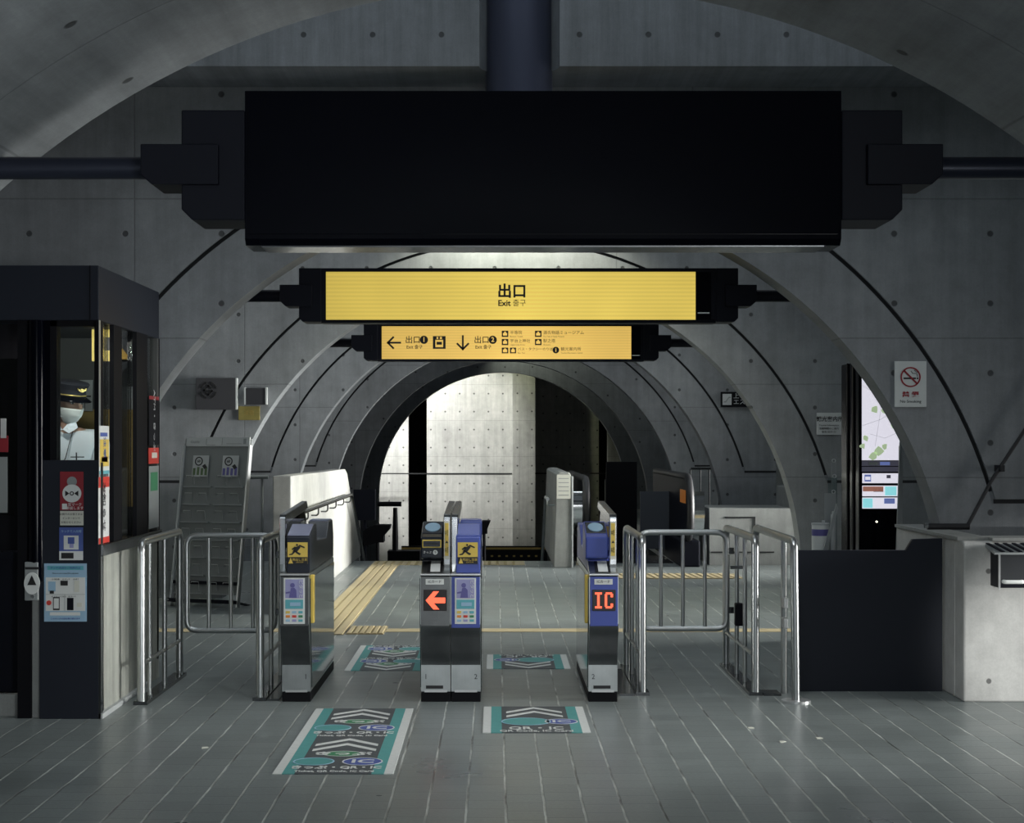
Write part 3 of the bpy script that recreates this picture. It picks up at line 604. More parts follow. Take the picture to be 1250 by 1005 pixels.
# ------------------------------------------------------------------ stainless railings
TR = .0205
def bend(pts, r=.05, k=5):
    out = [Vector(pts[0])]
    for i in range(1, len(pts)-1):
        p0, p1, p2 = Vector(pts[i-1]), Vector(pts[i]), Vector(pts[i+1]); a = (p0-p1).normalized(); b = (p2-p1).normalized()
        s0, s1 = p1+a*r, p1+b*r
        for j in range(k+1):
            u = j/k; out.append(s0*(1-u)**2+p1*2*u*(1-u)+s1*u*u)
    out.append(Vector(pts[-1])); return out
def rail_side(label, x, ya, yb_, inner, low=.23, zt=.935, plate=True, rear=True, name='railing'):
    t = thing(name, label, 'railing', (x, (ya+yb_)/2, 0), 'stainless steel railings')
    obj('top_rail', MB().tube(bend([(x, ya, .02), (x, ya, zt), (x, yb_, zt)]+([(x, yb_, .02)] if rear else []), .06), TR*1.15, 14), M['tube'], t, smooth=True)
    for yy, r_ in inner: obj('baluster', MB().cyl((x, yy, .02), (x, yy, zt), r_, 12), M['tube'], t, smooth=True)
    if low: obj('lower_rail', MB().cyl((x, ya, low), (x, yb_, low), .013, 10), M['tube'], t, smooth=True)
    if plate:
        bp = obj('base_plate', MB().box(x-.04, x+.04, ya-.03, yb_+.03, 0, .02), M['steeld'], t)
        for yy in (ya+.12, yb_-.1): obj('bolt', MB().cyl((x+.03, yy, .02), (x+.03, yy, .04), .009, 8), M['chrome'], bp)
    return t
def rail_gate(label, x0, x1, y, z0, z1, nb=3):
    t = thing('swing_barrier', label, 'railing', ((x0+x1)/2, y, z0), 'stainless steel railings')
    xm = (x0+x1)/2
    loop = bend([(xm, y, z1), (x1, y, z1), (x1, y, z0), (x0, y, z0), (x0, y, z1), (xm, y, z1)], .07)
    obj('frame', MB().tube(loop, .019, 12), M['tube'], t, smooth=True)
    for i in range(nb):
        xx = x0+(x1-x0)*(i+1)/(nb+1); obj('baluster', MB().cyl((xx, y, z0), (xx, y, z1), .0125, 10), M['tube'], t, smooth=True)
    for zz in (z0+.12, z1-.12): obj('hinge', MB().box(x1-.01, x1+.045, y-.015, y+.015, zz-.02, zz+.02), M['steeld'], t)
    return t
rail_side('steel railing along the booth side, leftmost of all the railings', -2.04, 9.67, 10.84, [(9.9, .012), (10.35, .016)])
rail_gate('closed steel swing barrier in front of the leaflet rack, left of the ticket gates', -2.0, -1.43, 10.88, .29, .905)
t = rail_side('steel railing beside the left ticket gate, with a green pad on it', -1.377, 9.82, 11.1, [(10.3, .014), (10.75, .014)])
obj('green_pad', MB().box(-1.40, -1.345, 10.9, 10.96, .77, .87), M['gpad'], t, bevel=.01)
t = rail_side('steel railing close against the right ticket gate marked IC', .876, 10.03, 11.25, [(10.35, .014), (10.8, .014)])
rail_gate('closed steel swing barrier right of the ticket gates', .93, 1.50, 10.9, .30, .925)
t = rail_side('double steel railing in front of the escalator area, carrying a black lock box', 1.551, 10.03, 11.3, [(10.45, .014), (10.8, .014)])
obj('lock_box', MB().box(1.5, 1.55, 10.5, 10.56, .36, .5), M['black'], t, bevel=.005)
obj('latch', MB().box(1.50, 1.60, 10.72, 10.74, .7, .72), M['steeld'], t)
t = thing('railing', 'rightmost steel railing, its front post on a round foot beside the navy panel', 'railing', (1.745, 10.6, 0), 'stainless steel railings')
obj('top_rail', MB().tube(bend([(1.745, 9.76, .012), (1.735, 9.76, .935), (1.75, 11.3, .935), (1.75, 11.3, 0)], .06), TR*1.15, 14), M['tube'], t, smooth=True)
obj('baluster', MB().cyl((1.735, 10.1, 0), (1.735, 10.1, .93), .019, 12), M['tube'], t, smooth=True)
obj('foot_plate', MB().ell((1.745, 9.76), .085, .085, 0, .012, 24, 'z'), M['silver'], t)
for zz in (.44, .56): obj('strike_plate', MB().box(1.70, 1.725, 9.9, 9.99, zz-.03, zz+.03), M['silver'], t, bevel=.003)
single('floor_plate', MB().box(1.595, 1.70, 9.99, 10.16, 0, .012), M['steeld'], 'flat steel floor plate between the two rightmost railings', 'floor plate')
single('floor_plate', MB().box(.735, .83, 9.99, 11.1, 0, .012), M['steeld'], 'flat steel floor plate between the IC ticket gate and its railing', 'floor plate')
single('floor_plate', MB().box(-1.335, -1.265, 9.8, 11.1, 0, .012), M['steeld'], 'flat steel floor plate between the left ticket gate and its railing', 'floor plate')

# ------------------------------------------------------------------ floor prints and tactile paving
def chevrons(t, xc, y, hw, rev=1):
    for k in range(2):
        yy = y-rev*k*.135; mb = MB(); a = .045*rev; rise = .16*rev
        mb.add([(xc-hw, yy-rise, .0035), (xc, yy, .0035), (xc+hw, yy-rise, .0035), (xc+hw, yy-rise-a*1.2, .0035), (xc, yy-a*1.2, .0035), (xc-hw, yy-rise-a*1.2, .0035)]+
               [(xc-hw, yy-rise, .0045), (xc, yy, .0045), (xc+hw, yy-rise, .0045), (xc+hw, yy-rise-a*1.2, .0045), (xc, yy-a*1.2, .0045), (xc-hw, yy-rise-a*1.2, .0045)],
               [(0, 1, 4, 5), (1, 2, 3, 4), (6, 7, 10, 11), (7, 8, 9, 10), (0, 1, 7, 6), (1, 2, 8, 7), (2, 3, 9, 8), (3, 4, 10, 9), (4, 5, 11, 10), (5, 0, 6, 11)])
        obj('chevron', mb, M['dwhite'], t)
def decal(label, x0, x1, y0, y1, units, full, rev=1):
    xc = (x0+x1)/2; w = x1-x0
    t = thing('floor_sticker', label, 'floor sticker', (xc, (y0+y1)/2, 0), 'printed lane stickers on the floor')
    obj('dark_ground', MB().box(x0+.1, x1-.1, y0, y1, 0, .0035), M['mid'], t)
    for a, b in ((x0, x0+.043), (x1-.043, x1)): obj('white_border', MB().box(a, b, y0, y1, 0, .003), M['dwhite'], t)
    for a, b in ((x0+.043, x0+.115), (x1-.115, x1-.043)): obj('teal_border', MB().box(a, b, y0, y1, 0, .0032), M['teal'], t)
    L = (y1-y0)/units
    for k in range(units):
        e = y0+(k+1)*L if rev > 0 else y0+k*L           # far end of this unit
        def yy(f): return e-rev*f*L
        chevrons(t, xc, yy(.03), .155, rev)
        def oval(cx_, f, rx, ry, m, nm, txt=None, st=2.2):
            o = obj(nm, MB().ell((cx_, yy(f)), rx, ry, .003, .0042, 32, 'z'), m, t)
            obj('oval_outline', MB().ring((cx_, yy(f)), rx, ry, .007, .0042, .005, 32, 'z'), M['dwhite'] if m != M['teal'] else M['lblue'], o)
            if txt: text(txt, rx*(.95 if len(txt) < 3 else .75), M['dwhite'], o, flat(cx_, yy(f), .0045, rev, st), bold=.002, sx=1.3, depth=.0008)
        if full: oval(xc, .48, .098, .068, M['green'], 'ticket_oval', 'きっぷ', 1.2)
        f2 = .69 if full else .60
        if full: oval(xc-rev*.118, f2, .098, .095, M['teal'], 'code_oval'); oval(xc+rev*.112, f2, .096, .095, M['bprint'], 'card_oval', 'IC', 1.25)
        else: oval(xc-rev*.05, f2, .135, .12, M['teal'], 'code_oval'); oval(xc+rev*.14, f2, .09, .085, M['bprint'], 'card_oval', 'IC', 1.1)
        s1, s2 = ('きっぷ・QR・IC', 'Ticket, QR Code, IC Card') if full else ('QR・IC', 'QR Code, IC Card')
        text(s1, .050 if full else .075, M['dwhite'], t, flat(xc, yy(.845), .0036, rev, 1.6), bold=.0015, sx=1.15, depth=.0008)
        text(s2, .034 if full else .05, M['dwhite'], t, flat(xc, yy(.94), .0036, rev, 1.5), bold=.0008, sx=1.0, depth=.0008)
decal('long teal lane sticker with two sets of arrows, nearest on the left', -1.015, -.465, 7.63, 9.5, 2, True)
decal('short teal and white lane sticker in front of the right lane', -.067, .495, 8.71, 9.57, 1, False)
decal('long teal lane sticker beyond the left lane, printed upside down', -1.0, -.45, 11.08, 12.45, 2, True, -1)
decal('short teal lane sticker beyond the right lane, printed upside down', -.06, .5, 11.17, 11.92, 1, False, -1)
def bars(label, x0, x1, y0, y1, nb):
    t = thing('tactile_path', label, 'tactile paving', ((x0+x1)/2, (y0+y1)/2, 0))
    obj('bed', MB().box(x0, x1, y0, y1, 0, .003), M['yelg'], t)
    p_ = (x1-x0)/nb
    for i in range(nb): obj('raised_bar', MB().box(x0+p_*(i+.12), x0+p_*(i+.86), y0, y1, .003, .009), M['yelp'], t)
bars('yellow tactile guide path running away behind the left ticket gate', -1.53, -1.19, 13.15, 20.6, 4)
def dots(label, x0, x1, y0, y1, p_=.075):
    t = thing('tactile_warning_strip', label, 'tactile paving', ((x0+x1)/2, (y0+y1)/2, 0))
    obj('bed', MB().box(x0, x1, y0, y1, 0, .004), M['yelp'], t)
    mb = MB(); nx = int((x1-x0)/p_); ny = int((y1-y0)/p_)
    for i in range(nx):
        for j in range(ny): mb.ell((x0+p_*(i+.5), y0+p_*(j+.5)), .02, .02, .004, .010, 8, 'z')
    o = obj('raised_dots', mb, M['yelp'], t); o['kind'] = 'stuff'
dots('yellow dotted warning strip across the head of the stairs', -1.53, .36, 20.62, 21.3, .1)
t = thing('tactile_warning_strip', 'short yellow warning block at the near end of the tactile guide path', 'tactile paving', (-1.02, 13.45, 0))
obj('bed', MB().box(-1.18, -.88, 13.18, 13.75, 0, .004), M['yelg'], t)
for i in range(6): obj('raised_bar', MB().box(-1.17+i*.05, -1.14+i*.05, 13.2, 13.73, .004, .01), M['yelp'], t)
single('floor_stripe', MB().box(-2.75, -1.54, 13.35, 13.58, 0, .003).box(-.875, 2.4, 13.35, 13.58, 0, .003), M['yelp'], 'thin yellow stripe across the whole floor behind the ticket gates', 'floor stripe')
t = thing('tactile_warning_strip', 'hatched cream warning strip in front of the escalator', 'tactile paving', (2.1, 18.9, 0))
obj('bed', MB().box(1.35, 2.75, 18.55, 19.25, 0, .004), M['yelg'], t)
hb = MB()
for i in range(17):
    x_ = 1.38+i*.08; hb.prism([(x_, 18.56), (x_+.045, 18.56), (x_+.005, 19.24), (x_-.04, 19.24)], .004, .009, 'z')
o = obj('hatch_bars', hb, M['yelp'], t); 
# scuffs and litter on the floor
for (px, py, a) in ((250, 913, .2), (916, 889, 0), (955, 906, .3), (999.5, 901.5, 0)):
    d = DF(py); x = X(px, d)
    single('paper_scrap', MB().prism([(x-.012, d-.02), (x+.02, d-.01+a*.03), (x+.01, d+.02), (x-.015, d+.012)], 0, .003, 'z'), M['cream'],
           {250: 'tiny pale scrap on the floor left of the long sticker', 916: 'tiny pale scrap on the open floor right of the stickers, leftmost of three', 955: 'tiny pale scrap on the open right floor, middle and nearest of three', 999.5: 'bright white scrap on the floor in front of the navy panel'}[px], 'litter')

# ------------------------------------------------------------------ staff booth on the left
BY, BX = 9.16, -2.165; BB = 10.80
booth = thing('ticket_booth', 'dark staffed ticket booth with windows at the left edge, uniformed clerk inside', 'booth', (-3.4, 10, 0))
ZT, ZB, ZS = 2.475, 2.175, .915
obj('fascia', MB().box(-5.2, BX, BY, BB, ZB, ZT), M['navy'], booth, bevel=.004)
obj('fascia_seam', MB().box(BX-.05, BX-.044, BY-.003, BY, ZB, ZT), M['black'], booth)
obj('corner_panel', MB().box(X(48, BY), BX, BY, BY+.12, 0, 1.412), M['navy'], booth, bevel=.003)
obj('corner_trim', MB().box(BX, BX+.012, BY+.0, BY+.05, 0, 1.4), M['steeld'], booth)
obj('side_wall', MB().box(BX-.16, BX, BY+.05, BB, .0, ZS-.03), M['board'], booth)
obj('side_curb', MB().box(BX, BX+.022, BY+.0, BB-.4, 0, .028), M['lgrey'], booth)
obj('window_sill', MB().box(BX-.2, BX+.02, BY+.02, BB, ZS-.03, ZS+.035), M['steeld'], booth, bevel=.004)
obj('booth_floor', MB().box(-5.2, BX-.17, BY+.15, BB, 0, .12), M['plain'], booth)
obj('rear_panel', MB().box(-5.2, BX-.0, BB-.06, BB-.01, .12, ZB), mat('booth_inside', (.06, .062, .06), .7), booth)
# side mullions (px at the side plane -> depth)
def dm(px): return BX*F/(px-605)
for a, b, nm in ((9.17, 9.24, 'mullion'), (dm(138), dm(148), 'mullion'), (dm(166), dm(179), 'mullion'), (dm(194), BB, 'mullion')):
    obj(nm, MB().box(BX-.02, BX+.004, a, b, ZS, ZB), M['black'], booth)
obj('glazing_bar', MB().box(BX+.004, BX+.008, dm(119.5), dm(121), ZS+.05, ZB), M['silver'], booth)
for a, b in ((9.24, dm(138)), (dm(148), dm(166)), (dm(179), dm(194))):
    obj('window_pane', MB().box(BX-.03, BX-.024, a, b, ZS+.035, ZB), M['glass'], booth)
# front window with clerk
obj('front_frame', MB().box(X(60, BY), X(68, BY), BY+.02, BY+.1, 1.412, ZB).box(X(114, BY), BX, BY+.02, BY+.1, 1.412, ZB).box(X(60, BY), BX, BY+.02, BY+.1, ZB-.03, ZB), M['black'], booth)
obj('window_pane', MB().box(X(68, BY), X(114, BY), BY+.06, BY+.066, 1.412, ZB-.03), M['glass'], booth)
obj('post', MB().cyl((X(43, BY), BY+.03, 0.75), (X(43, BY), BY+.03, ZB), .05, 24).box(X(51, BY), X(60, BY), BY+.02, BY+.1, 1.412, ZB), M['blackgloss'], booth, smooth=True)
obj('door_post', MB().box(X(20, BY), X(37, BY), BY+.02, BY+.1, 0, ZB), M['black'], booth)
obj('lower_post', MB().box(X(32, BY), X(48.5, BY), BY+.04, BY+.12, 0, .8), M['plain'], booth)
obj('door_leaf', MB().box(-5.2, X(18, BY), BY+.3, BY+.34, .12, ZB), M['black'], booth)
obj('door_pane', MB().box(-3.4, X(13, BY), BY+.285, BY+.30, 1.1, 1.98), M['dglass'], booth)
obj('door_notice', MB().box(X(-30, BY+.28), X(9, BY+.28), BY+.278, BY+.283, Z(626, BY+.28), Z(558, BY+.28)), M['grey'], booth)
obj('door_sticker', MB().box(X(-10, BY+.28), X(10, BY+.28), BY+.277, BY+.283, Z(552, BY+.28), Z(532, BY+.28)), M['dred'], booth)
obj('door_sticker_print', MB().box(X(1, BY+.28), X(8, BY+.28), BY+.275, BY+.277, Z(535, BY+.28), Z(511, BY+.28)), M['lgrey'], booth)
obj('door_step', MB().box(-5.2, X(44, BY), BY+.1, BY+.35, 0, .12), M['plain'], booth)
# call button box
t = thing('call_box', 'small metal box with a round white plate and black triangle, beside the booth posters', 'call box', (X(40, BY), BY, Z(731, BY)))
obj('case', MB().box(X(31, BY), X(50, BY)-.01, BY-.02, BY+.04, Z(733, BY), Z(686, BY)), M['grey'], t, bevel=.005)
obj('round_plate', MB().ell((X(40.5, BY), Z(712, BY)), .043, .06, BY-.026, BY-.02), M['white'], t)
obj('triangle', MB().prism([(X(35, BY), Z(714, BY)), (X(46, BY), Z(714, BY)), (X(40.5, BY), Z(702, BY))], BY-.029, BY-.026, 'y'), M['ink'], t)
obj('key_hole', MB().ell((X(41, BY), Z(728, BY)), .01, .01, BY-.025, BY-.02, 12), M['chrome'], t)
obj('slot_band', MB().box(X(32, BY), X(49, BY), BY-.024, BY-.02, Z(695, BY), Z(692, BY)), M['ink'], t)
# posters on the corner panel
def poster(name, label, px0, px1, py0, py1, m, y=BY-.001):
    t = thing(name, label, 'poster', (X((px0+px1)/2, y), y, Z(py1, y)))
    obj('sheet', MB().box(X(px0, y), X(px1, y), y-.002, y, Z(py1, y), Z(py0, y)), m, t); return t
def prn(t, nm, a, b, c, e, m, k=1, y=BY-.001): return obj(nm, MB().box(X(a, y), X(b, y), y-.002-.0012*k, y-.002-.0012*(k-1), Z(e, y), Z(c, y)), m, t)
def P(px, py, k=1, y=BY-.001): return front(X(px, y), y-.002-.0012*(k-1), Z(py, y))
u = BY/F
t = poster('notice', 'dark red sign with a round white emblem, topmost on the booth corner', 73.5, 102, 576, 623, M['dred'])
obj('speaker_disc', MB().ell((X(88, BY), Z(588, BY)), 6*u, 6*u, BY-.005, BY-.003), M['grey'], t)
dsc = obj('white_disc', MB().ell((X(88, BY), Z(602.5, BY)), 11.5*u, 11*u, BY-.006, BY-.003), M['white'], t)
obj('disc_mark', MB().prism([(X(80, BY), Z(599, BY)), (X(80, BY), Z(606, BY)), (X(85, BY), Z(602.5, BY))], BY-.008, BY-.006, 'y').prism([(X(96, BY), Z(599, BY)), (X(96, BY), Z(606, BY)), (X(91, BY), Z(602.5, BY))], BY-.008, BY-.006, 'y')
    .ring((X(88, BY), Z(602.5, BY)), 2.6*u, 2.6*u, .005, BY-.008, BY-.006, 16), M['ink'], dsc)
prn(t, 'small_icon', 76, 82, 615, 622, M['white'])
text('耳マーク\n筆談します', 4.3*u, M['white'], t, P(91.5, 618.5))
t = poster('notice', 'small white text notice directly under the dark red sign', 73.5, 102, 624, 641.5, M['cream'])
for i, (s_) in enumerate(('お困りのお客さまは', 'インターホンで', 'お知らせください')): text(s_, 3.1*u, M['ink'], t, P(87, 628+5*i))
t = poster('notice', 'blue contactless card notice with a white picture square, below the small text notice', 72.5, 101.5, 644, 684, M['bprint'])
text('タッチで入出場', 3.6*u, M['lblue'], t, P(87, 649)); prn(t, 'white_square', 78, 96, 654, 671, M['white']); prn(t, 'gate_picture', 83, 91, 656, 664, M['bprint'], 2); prn(t, 'hand_picture', 85, 90, 664, 669, M['pbl'], 2)
prn(t, 'white_foot', 72.5, 101.5, 673, 684, M['white']); prn(t, 'black_box', 75, 90, 675, 682, M['ink'], 2)
t = poster('poster', 'large pale blue how-to poster with phone pictures, lowest on the booth corner', 54, 106, 688, 759, M['lblue'])
prn(t, 'paper', 56, 104, 705, 746, M['white']); prn(t, 'banner', 58, 102, 691, 696, M['cyan']); prn(t, 'rounded_note', 61, 98, 747.5, 751.5, M['white'])
text('タッチ決済のご利用方法', 3.4*u, M['bprint'], t, P(80, 693.5, 2)); text('How to use contactless payment', 2.4*u, M['ink'], t, P(80, 700)); text('このマークの改札機で使えます', 2.6*u, M['bprint'], t, P(80, 755.5))
text('① 改札機      ② タッチ      ③ 完了', 2.2*u, M['ink'], t, P(80, 707.5, 2)); text('④ スマートフォン    ⑤ カード', 2.2*u, M['ink'], t, P(78, 728.5, 2))
for nm, a, b, c, e, m_ in (('gate_picture', 59, 68, 710, 722, M['lblue']), ('gate_picture', 61, 66, 721, 725, M['ink']), ('card_picture', 74, 83, 709, 715, M['ink']), ('phone_picture', 91, 97, 709, 723, M['cream']), ('phone_picture', 65, 73, 729, 745, M['ink']), ('phone_screen', 66, 72, 730.5, 743, M['white']), ('gate_picture', 82, 90, 730, 745, M['charcoal']), ('divider', 56, 104, 725.6, 726, M['grey']), ('divider', 79, 79.5, 726, 746, M['grey']), ('card_picture', 94, 100, 736, 741, M['cream'])):
    prn(t, nm, a, b, c, e, m_, 3 if nm == 'phone_screen' else 2)
obj('red_disc', MB().ell((X(60, BY), Z(736, BY)), 3*u, 3*u, BY-.007, BY-.005, 16), M['red'], t)
# stickers on the side glass
def sposter(name, label, y0, y1, z0, z1, m, prints, txt=()):
    t = thing(name, label, 'sticker', (BX+.001, (y0+y1)/2, z0))
    obj('sheet', MB().box(BX+.0085, BX+.010, y0, y1, z0, z1), m, t)
    for (nm, a, b, c, e, pm) in prints: obj(nm, MB().box(BX+.010, BX+.0115, y0+(y1-y0)*a, y0+(y1-y0)*b, z0+(z1-z0)*c, z0+(z1-z0)*e), pm, t)
    for (s_, sz, fv, pm) in txt: text(s_, sz, pm, t, lambda uu, vv, w_: (BX+.0115+w_, (y0+y1)/2+vv, z0+(z1-z0)*fv-uu))
    return t
sposter('window_sticker', 'tall yellow, white and blue sticker on the booth side window', dm(119), dm(131), 1.335, 1.60, M['white'], [('yellow_print', .05, .95, .16, .72, M['yel']), ('blue_print', .1, .8, .78, .86, M['bprint']), ('blue_foot', 0, 1, .0, .07, M['cyan']), ('orange_print', .2, .8, .25, .36, M['oran'])], (('注意', .06, .55, M['bprint']),))
sposter('window_sticker', 'tall white sticker with red top and foot, below the yellow one on the booth side', dm(118), dm(131), .955, 1.32, M['white'], [('red_head', 0, 1, .84, 1, M['red']), ('red_foot', 0, 1, 0, .09, M['red'])], (('お知らせ', .07, .55, M['ink']), ('CARD', .03, .76, M['ink'])))
sposter('window_sticker', 'narrow grey sticker with vertical white lettering near the booth rear corner', dm(180), dm(192), 1.49, 1.80, M['charcoal'], [('dark_red_head', 0, 1, .93, 1, M['dred'])], (('ATM・きっぷ', .065, .5, M['lgrey']),))
sposter('window_sticker', 'small bright red sticker near the booth rear corner', dm(179.5), dm(192), 1.375, 1.475, M['red'], [('white_print', .3, .8, .35, .7, M['cream'])])
sposter('window_sticker', 'pale green-grey sheet under the red sticker near the booth rear corner', dm(180), dm(192), .97, 1.36, M['grey'], [('lines', .15, .85, .6, .9, M['green'])])
# inside the booth
t = thing('desk', 'dark counter desk inside the booth', 'desk', (-2.7, 9.6, .12))
obj('desk_top', MB().box(-3.3, BX-.21, 9.32, 9.75, .86, .9), M['charcoal'], t); obj('desk_body', MB().box(-3.25, BX-.25, 9.35, 9.7, .12, .86), M['charcoal'], t)
single('notice_board', MB().box(-3.2, -2.3, 10.70, 10.735, 1.1, 1.72), M['ochre'], 'yellow-brown board on the booth rear wall behind the clerk', 'board')
t = thing('wall_chart', 'pale paper charts on the booth rear wall beside the clerk\'s cap', 'paper', (-2.55, 10.7, 1.6))
obj('sheet', MB().box(X(97, 10.68), X(113, 10.68), 10.68, 10.69, Z(502, 10.68), Z(464, 10.68)), M['grey'], t)
obj('rule_lines', MB().box(X(99, 10.68), X(111, 10.68), 10.678, 10.68, Z(485, 10.68), Z(483, 10.68)).box(X(103, 10.68), X(104, 10.68), 10.678, 10.68, Z(500, 10.68), Z(468, 10.68)), M['ink'], t)
single('paper_sheet', MB().box(X(146, 10.68), X(166, 10.68), 10.68, 10.69, Z(500, 10.68), Z(472, 10.68)), M['grey'], 'pale sheet on the booth rear wall seen through the middle side window', 'paper')
t = thing('hanging_sign', 'yellow sign with a small black panel hanging inside the booth', 'sign', (-2.4, 9.9, 1.95))
yh = 9.9
obj('panel', MB().box(X(112, yh), X(140, yh), yh, yh+.02, Z(441, yh), Z(400, yh)), M['yel'], t)
obj('black_panel', MB().box(X(131, yh), X(139, yh), yh-.004, yh, Z(428, yh), Z(412, yh)), M['ink'], t)
obj('wire', MB().cyl((X(125, yh), yh+.01, Z(400, yh)), (X(125, yh), yh+.01, ZB), .003, 6), M['black'], t)
t = thing('monitor', 'dark monitor standing inside the booth behind the side window', 'monitor', (-2.5, 10.2, .9))
obj('screen', MB().box(-2.62, -2.38, 10.28, 10.31, 1.0, 1.32), M['black'], t, bevel=.005); obj('stand', MB().box(-2.52, -2.48, 10.29, 10.33, .9, 1.02).box(-2.58, -2.42, 10.24, 10.38, .9, .912), M['black'], t)
t2 = thing('cabinet', 'low dark cabinet inside the booth under the monitor', 'cabinet', (-2.55, 10.3, .12))
obj('body', MB().box(-3.0, -2.37, 10.22, 10.66, .12, .9), M['charcoal'], t2); obj('door', MB().box(-2.98, -2.69, 10.205, 10.22, .15, .87), M['navy'], t2); obj('door', MB().box(-2.68, -2.39, 10.205, 10.22, .15, .87), M['navy'], t2)
single('papers', MB().prism([(-2.60, .9), (-2.36, .9), (-2.30, 1.33)], 10.42, 10.43, 'y'), M['lgrey'], 'pale slanted sheet propped beside the monitor in the booth', 'paper')

# ------------------------------------------------------------------ the clerk
def skinmesh(nodes, edges, name, m, parent, sub=2, root=0):
    me = bpy.data.meshes.new(name); off = WL[parent.name] if parent else Vector()
    me.from_pydata([Vector(p[:3])-off for p in nodes], edges, []); me.update()
    o = bpy.data.objects.new(name, me); C.objects.link(o)
    sk = o.modifiers.new('skin', 'SKIN'); sk.use_smooth_shade = True
    for i, p in enumerate(nodes):
        rr = p[3]; me.skin_vertices[0].data[i].radius = (rr, p[4] if len(p) > 4 else rr)
    me.skin_vertices[0].data[root].use_root = True
    sb = o.modifiers.new('sub', 'SUBSURF'); sb.levels = sub; sb.render_levels = sub
    bpy.context.view_layer.update(); dg = bpy.context.evaluated_depsgraph_get()
    m2 = bpy.data.meshes.new_from_object(o.evaluated_get(dg)); bpy.data.objects.remove(o)
    mb = MB(); mb.add([v.co+off for v in m2.vertices], [tuple(p.vertices) for p in m2.polygons]); bpy.data.meshes.remove(m2)
    return mb
pxc, pyc = -2.555, 9.98                         # where the clerk stands
person = thing('person', 'person in white shirt, face mask and dark peaked cap standing inside the booth', 'person', (pxc, pyc, .12))
B0 = .12
def PP(x, y, z, r, r2=None): return (pxc+x, pyc+y, B0+z, r) if r2 is None else (pxc+x, pyc+y, B0+z, r, r2)
nodes = [PP(0, .05, .95, .15, .12), PP(0, .05, 1.12, .135, .105), PP(0, .03, 1.28, .16, .115), PP(.0, .02, 1.40, .13, .09), PP(.01, .0, 1.48, .052), PP(.02, -.01, 1.56, .05),
         PP(-.19, .03, 1.40, .058), PP(-.23, .0, 1.13, .044), PP(-.12, -.20, 1.0, .034), PP(-.07, -.26, .985, .026),
         PP(.19, .03, 1.40, .058), PP(.23, .0, 1.13, .044), PP(.15, -.2, 1.0, .034), PP(.10, -.26, .985, .026),
         PP(-.1, .05, .86, .09), PP(-.11, .03, .48, .058), PP(-.11, .06, .09, .04), PP(-.12, -.06, .04, .035),
         PP(.1, .05, .86, .09), PP(.11, .03, .48, .058), PP(.11, .06, .09, .04), PP(.12, -.06, .04, .035)]
edges = [(0, 1), (1, 2), (2, 3), (3, 4), (4, 5), (3, 6), (6, 7), (7, 8), (8, 9), (3, 10), (10, 11), (11, 12), (12, 13), (0, 14), (14, 15), (15, 16), (16, 17), (0, 18), (18, 19), (19, 20), (20, 21)]
bodymb = skinmesh(nodes, edges, 'b', None, None)
yaw = math.radians(50); pitch = math.radians(9)
HC = Vector((pxc+.02, pyc-.02, B0+1.615))
HM = Matrix.Translation(HC) @ Matrix.Rotation(yaw, 4, 'Z') @ Matrix.Rotation(pitch, 4, 'X')
def ball(rx, ry, rz, n=32, m=24, fn=None):
    mb = MB(); vs = []
    for j in range(m+1):
        th = PI*j/m
        for i in range(n):
            ph = 2*PI*i/n; x, y, z = math.sin(th)*math.cos(ph), math.sin(th)*math.sin(ph), math.cos(th)
            v = [rx*x, ry*y, rz*z]
            if fn: v = fn(v, (x, y, z))
            vs.append(v)
    mb.add(vs, [(j*n+i, j*n+(i+1) % n, (j+1)*n+(i+1) % n, (j+1)*n+i) for j in range(m) for i in range(n)]); return mb
def headf(v, u):
    x, y, z = v; fz = max(0, -u[2])
    x *= 1-.30*fz**1.5; y = y*(1-.12*fz)-.012*fz                        # jaw narrows, chin forward
    if u[1] < 0:
        nose = math.exp(-(v[0]/.014)**2-((v[2]+.012)/.026)**2); y -= .024*nose
        for s_ in (-1, 1): y += .012*math.exp(-((v[0]-s_*.032)/.017)**2-((v[2]-.018)/.012)**2)
        y -= .006*math.exp(-(v[0]/.05)**2-((v[2]-.038)/.01)**2); y -= .007*math.exp(-(v[0]/.024)**2-((v[2]+.058)/.008)**2)
    return [x, y, z]
head = ball(.077, .096, .118, fn=headf)
for s_ in (-1, 1): head.merge(ball(.010, .018, .03, 12, 8).xf(Matrix.Translation((s_*.078, .01, -.005))))
head.xf(HM); bodymb.merge(head)
def hand(base, dirv, up, mir):
    d = Vector(dirv).normalized(); side = d.cross(Vector(up)).normalized()*mir; upv = Vector(up)
    b = Vector(base); mb = MB()
    nd = [(*b, .022, .03), (*(b+d*.05), .016, .036), (*(b+d*.085), .013, .034)]
    ed = [(0, 1), (1, 2)]
    mb = skinmesh(nd, ed, 'h', None, None, 1)
    for k, L in enumerate((.072, .082, .076, .060)):
        o_ = b+d*.08+side*(.027-.018*k)
        p1 = o_+d*L*.45+upv*.003; p2 = o_+d*L*.8-upv*.012; p3 = o_+d*L*.95-upv*.028
        mb.merge(skinmesh([(*o_, .0085), (*p1, .0085), (*p2, .008), (*p3, .006)], [(0, 1), (1, 2), (2, 3)], 'f', None, None, 1))
    o_ = b+d*.03+side*.03; p1 = o_+side*.028+d*.02; p2 = p1+d*.03+side*.006-upv*.006
    mb.merge(skinmesh([(*(o_-side*.01), .012), (*p1, .010), (*p2, .008)], [(0, 1), (1, 2)], 'f', None, None, 1))
    return mb
bodymb.merge(hand((pxc-.07, pyc-.26, B0+.985), (.35, -.8, -.45), (0, -.3, 1), 1)); bodymb.merge(hand((pxc+.10, pyc-.26, B0+.985), (-.35, -.8, -.45), (0, -.3, 1), -1))
bo = obj('body', bodymb, M['skin'], person, smooth=True)
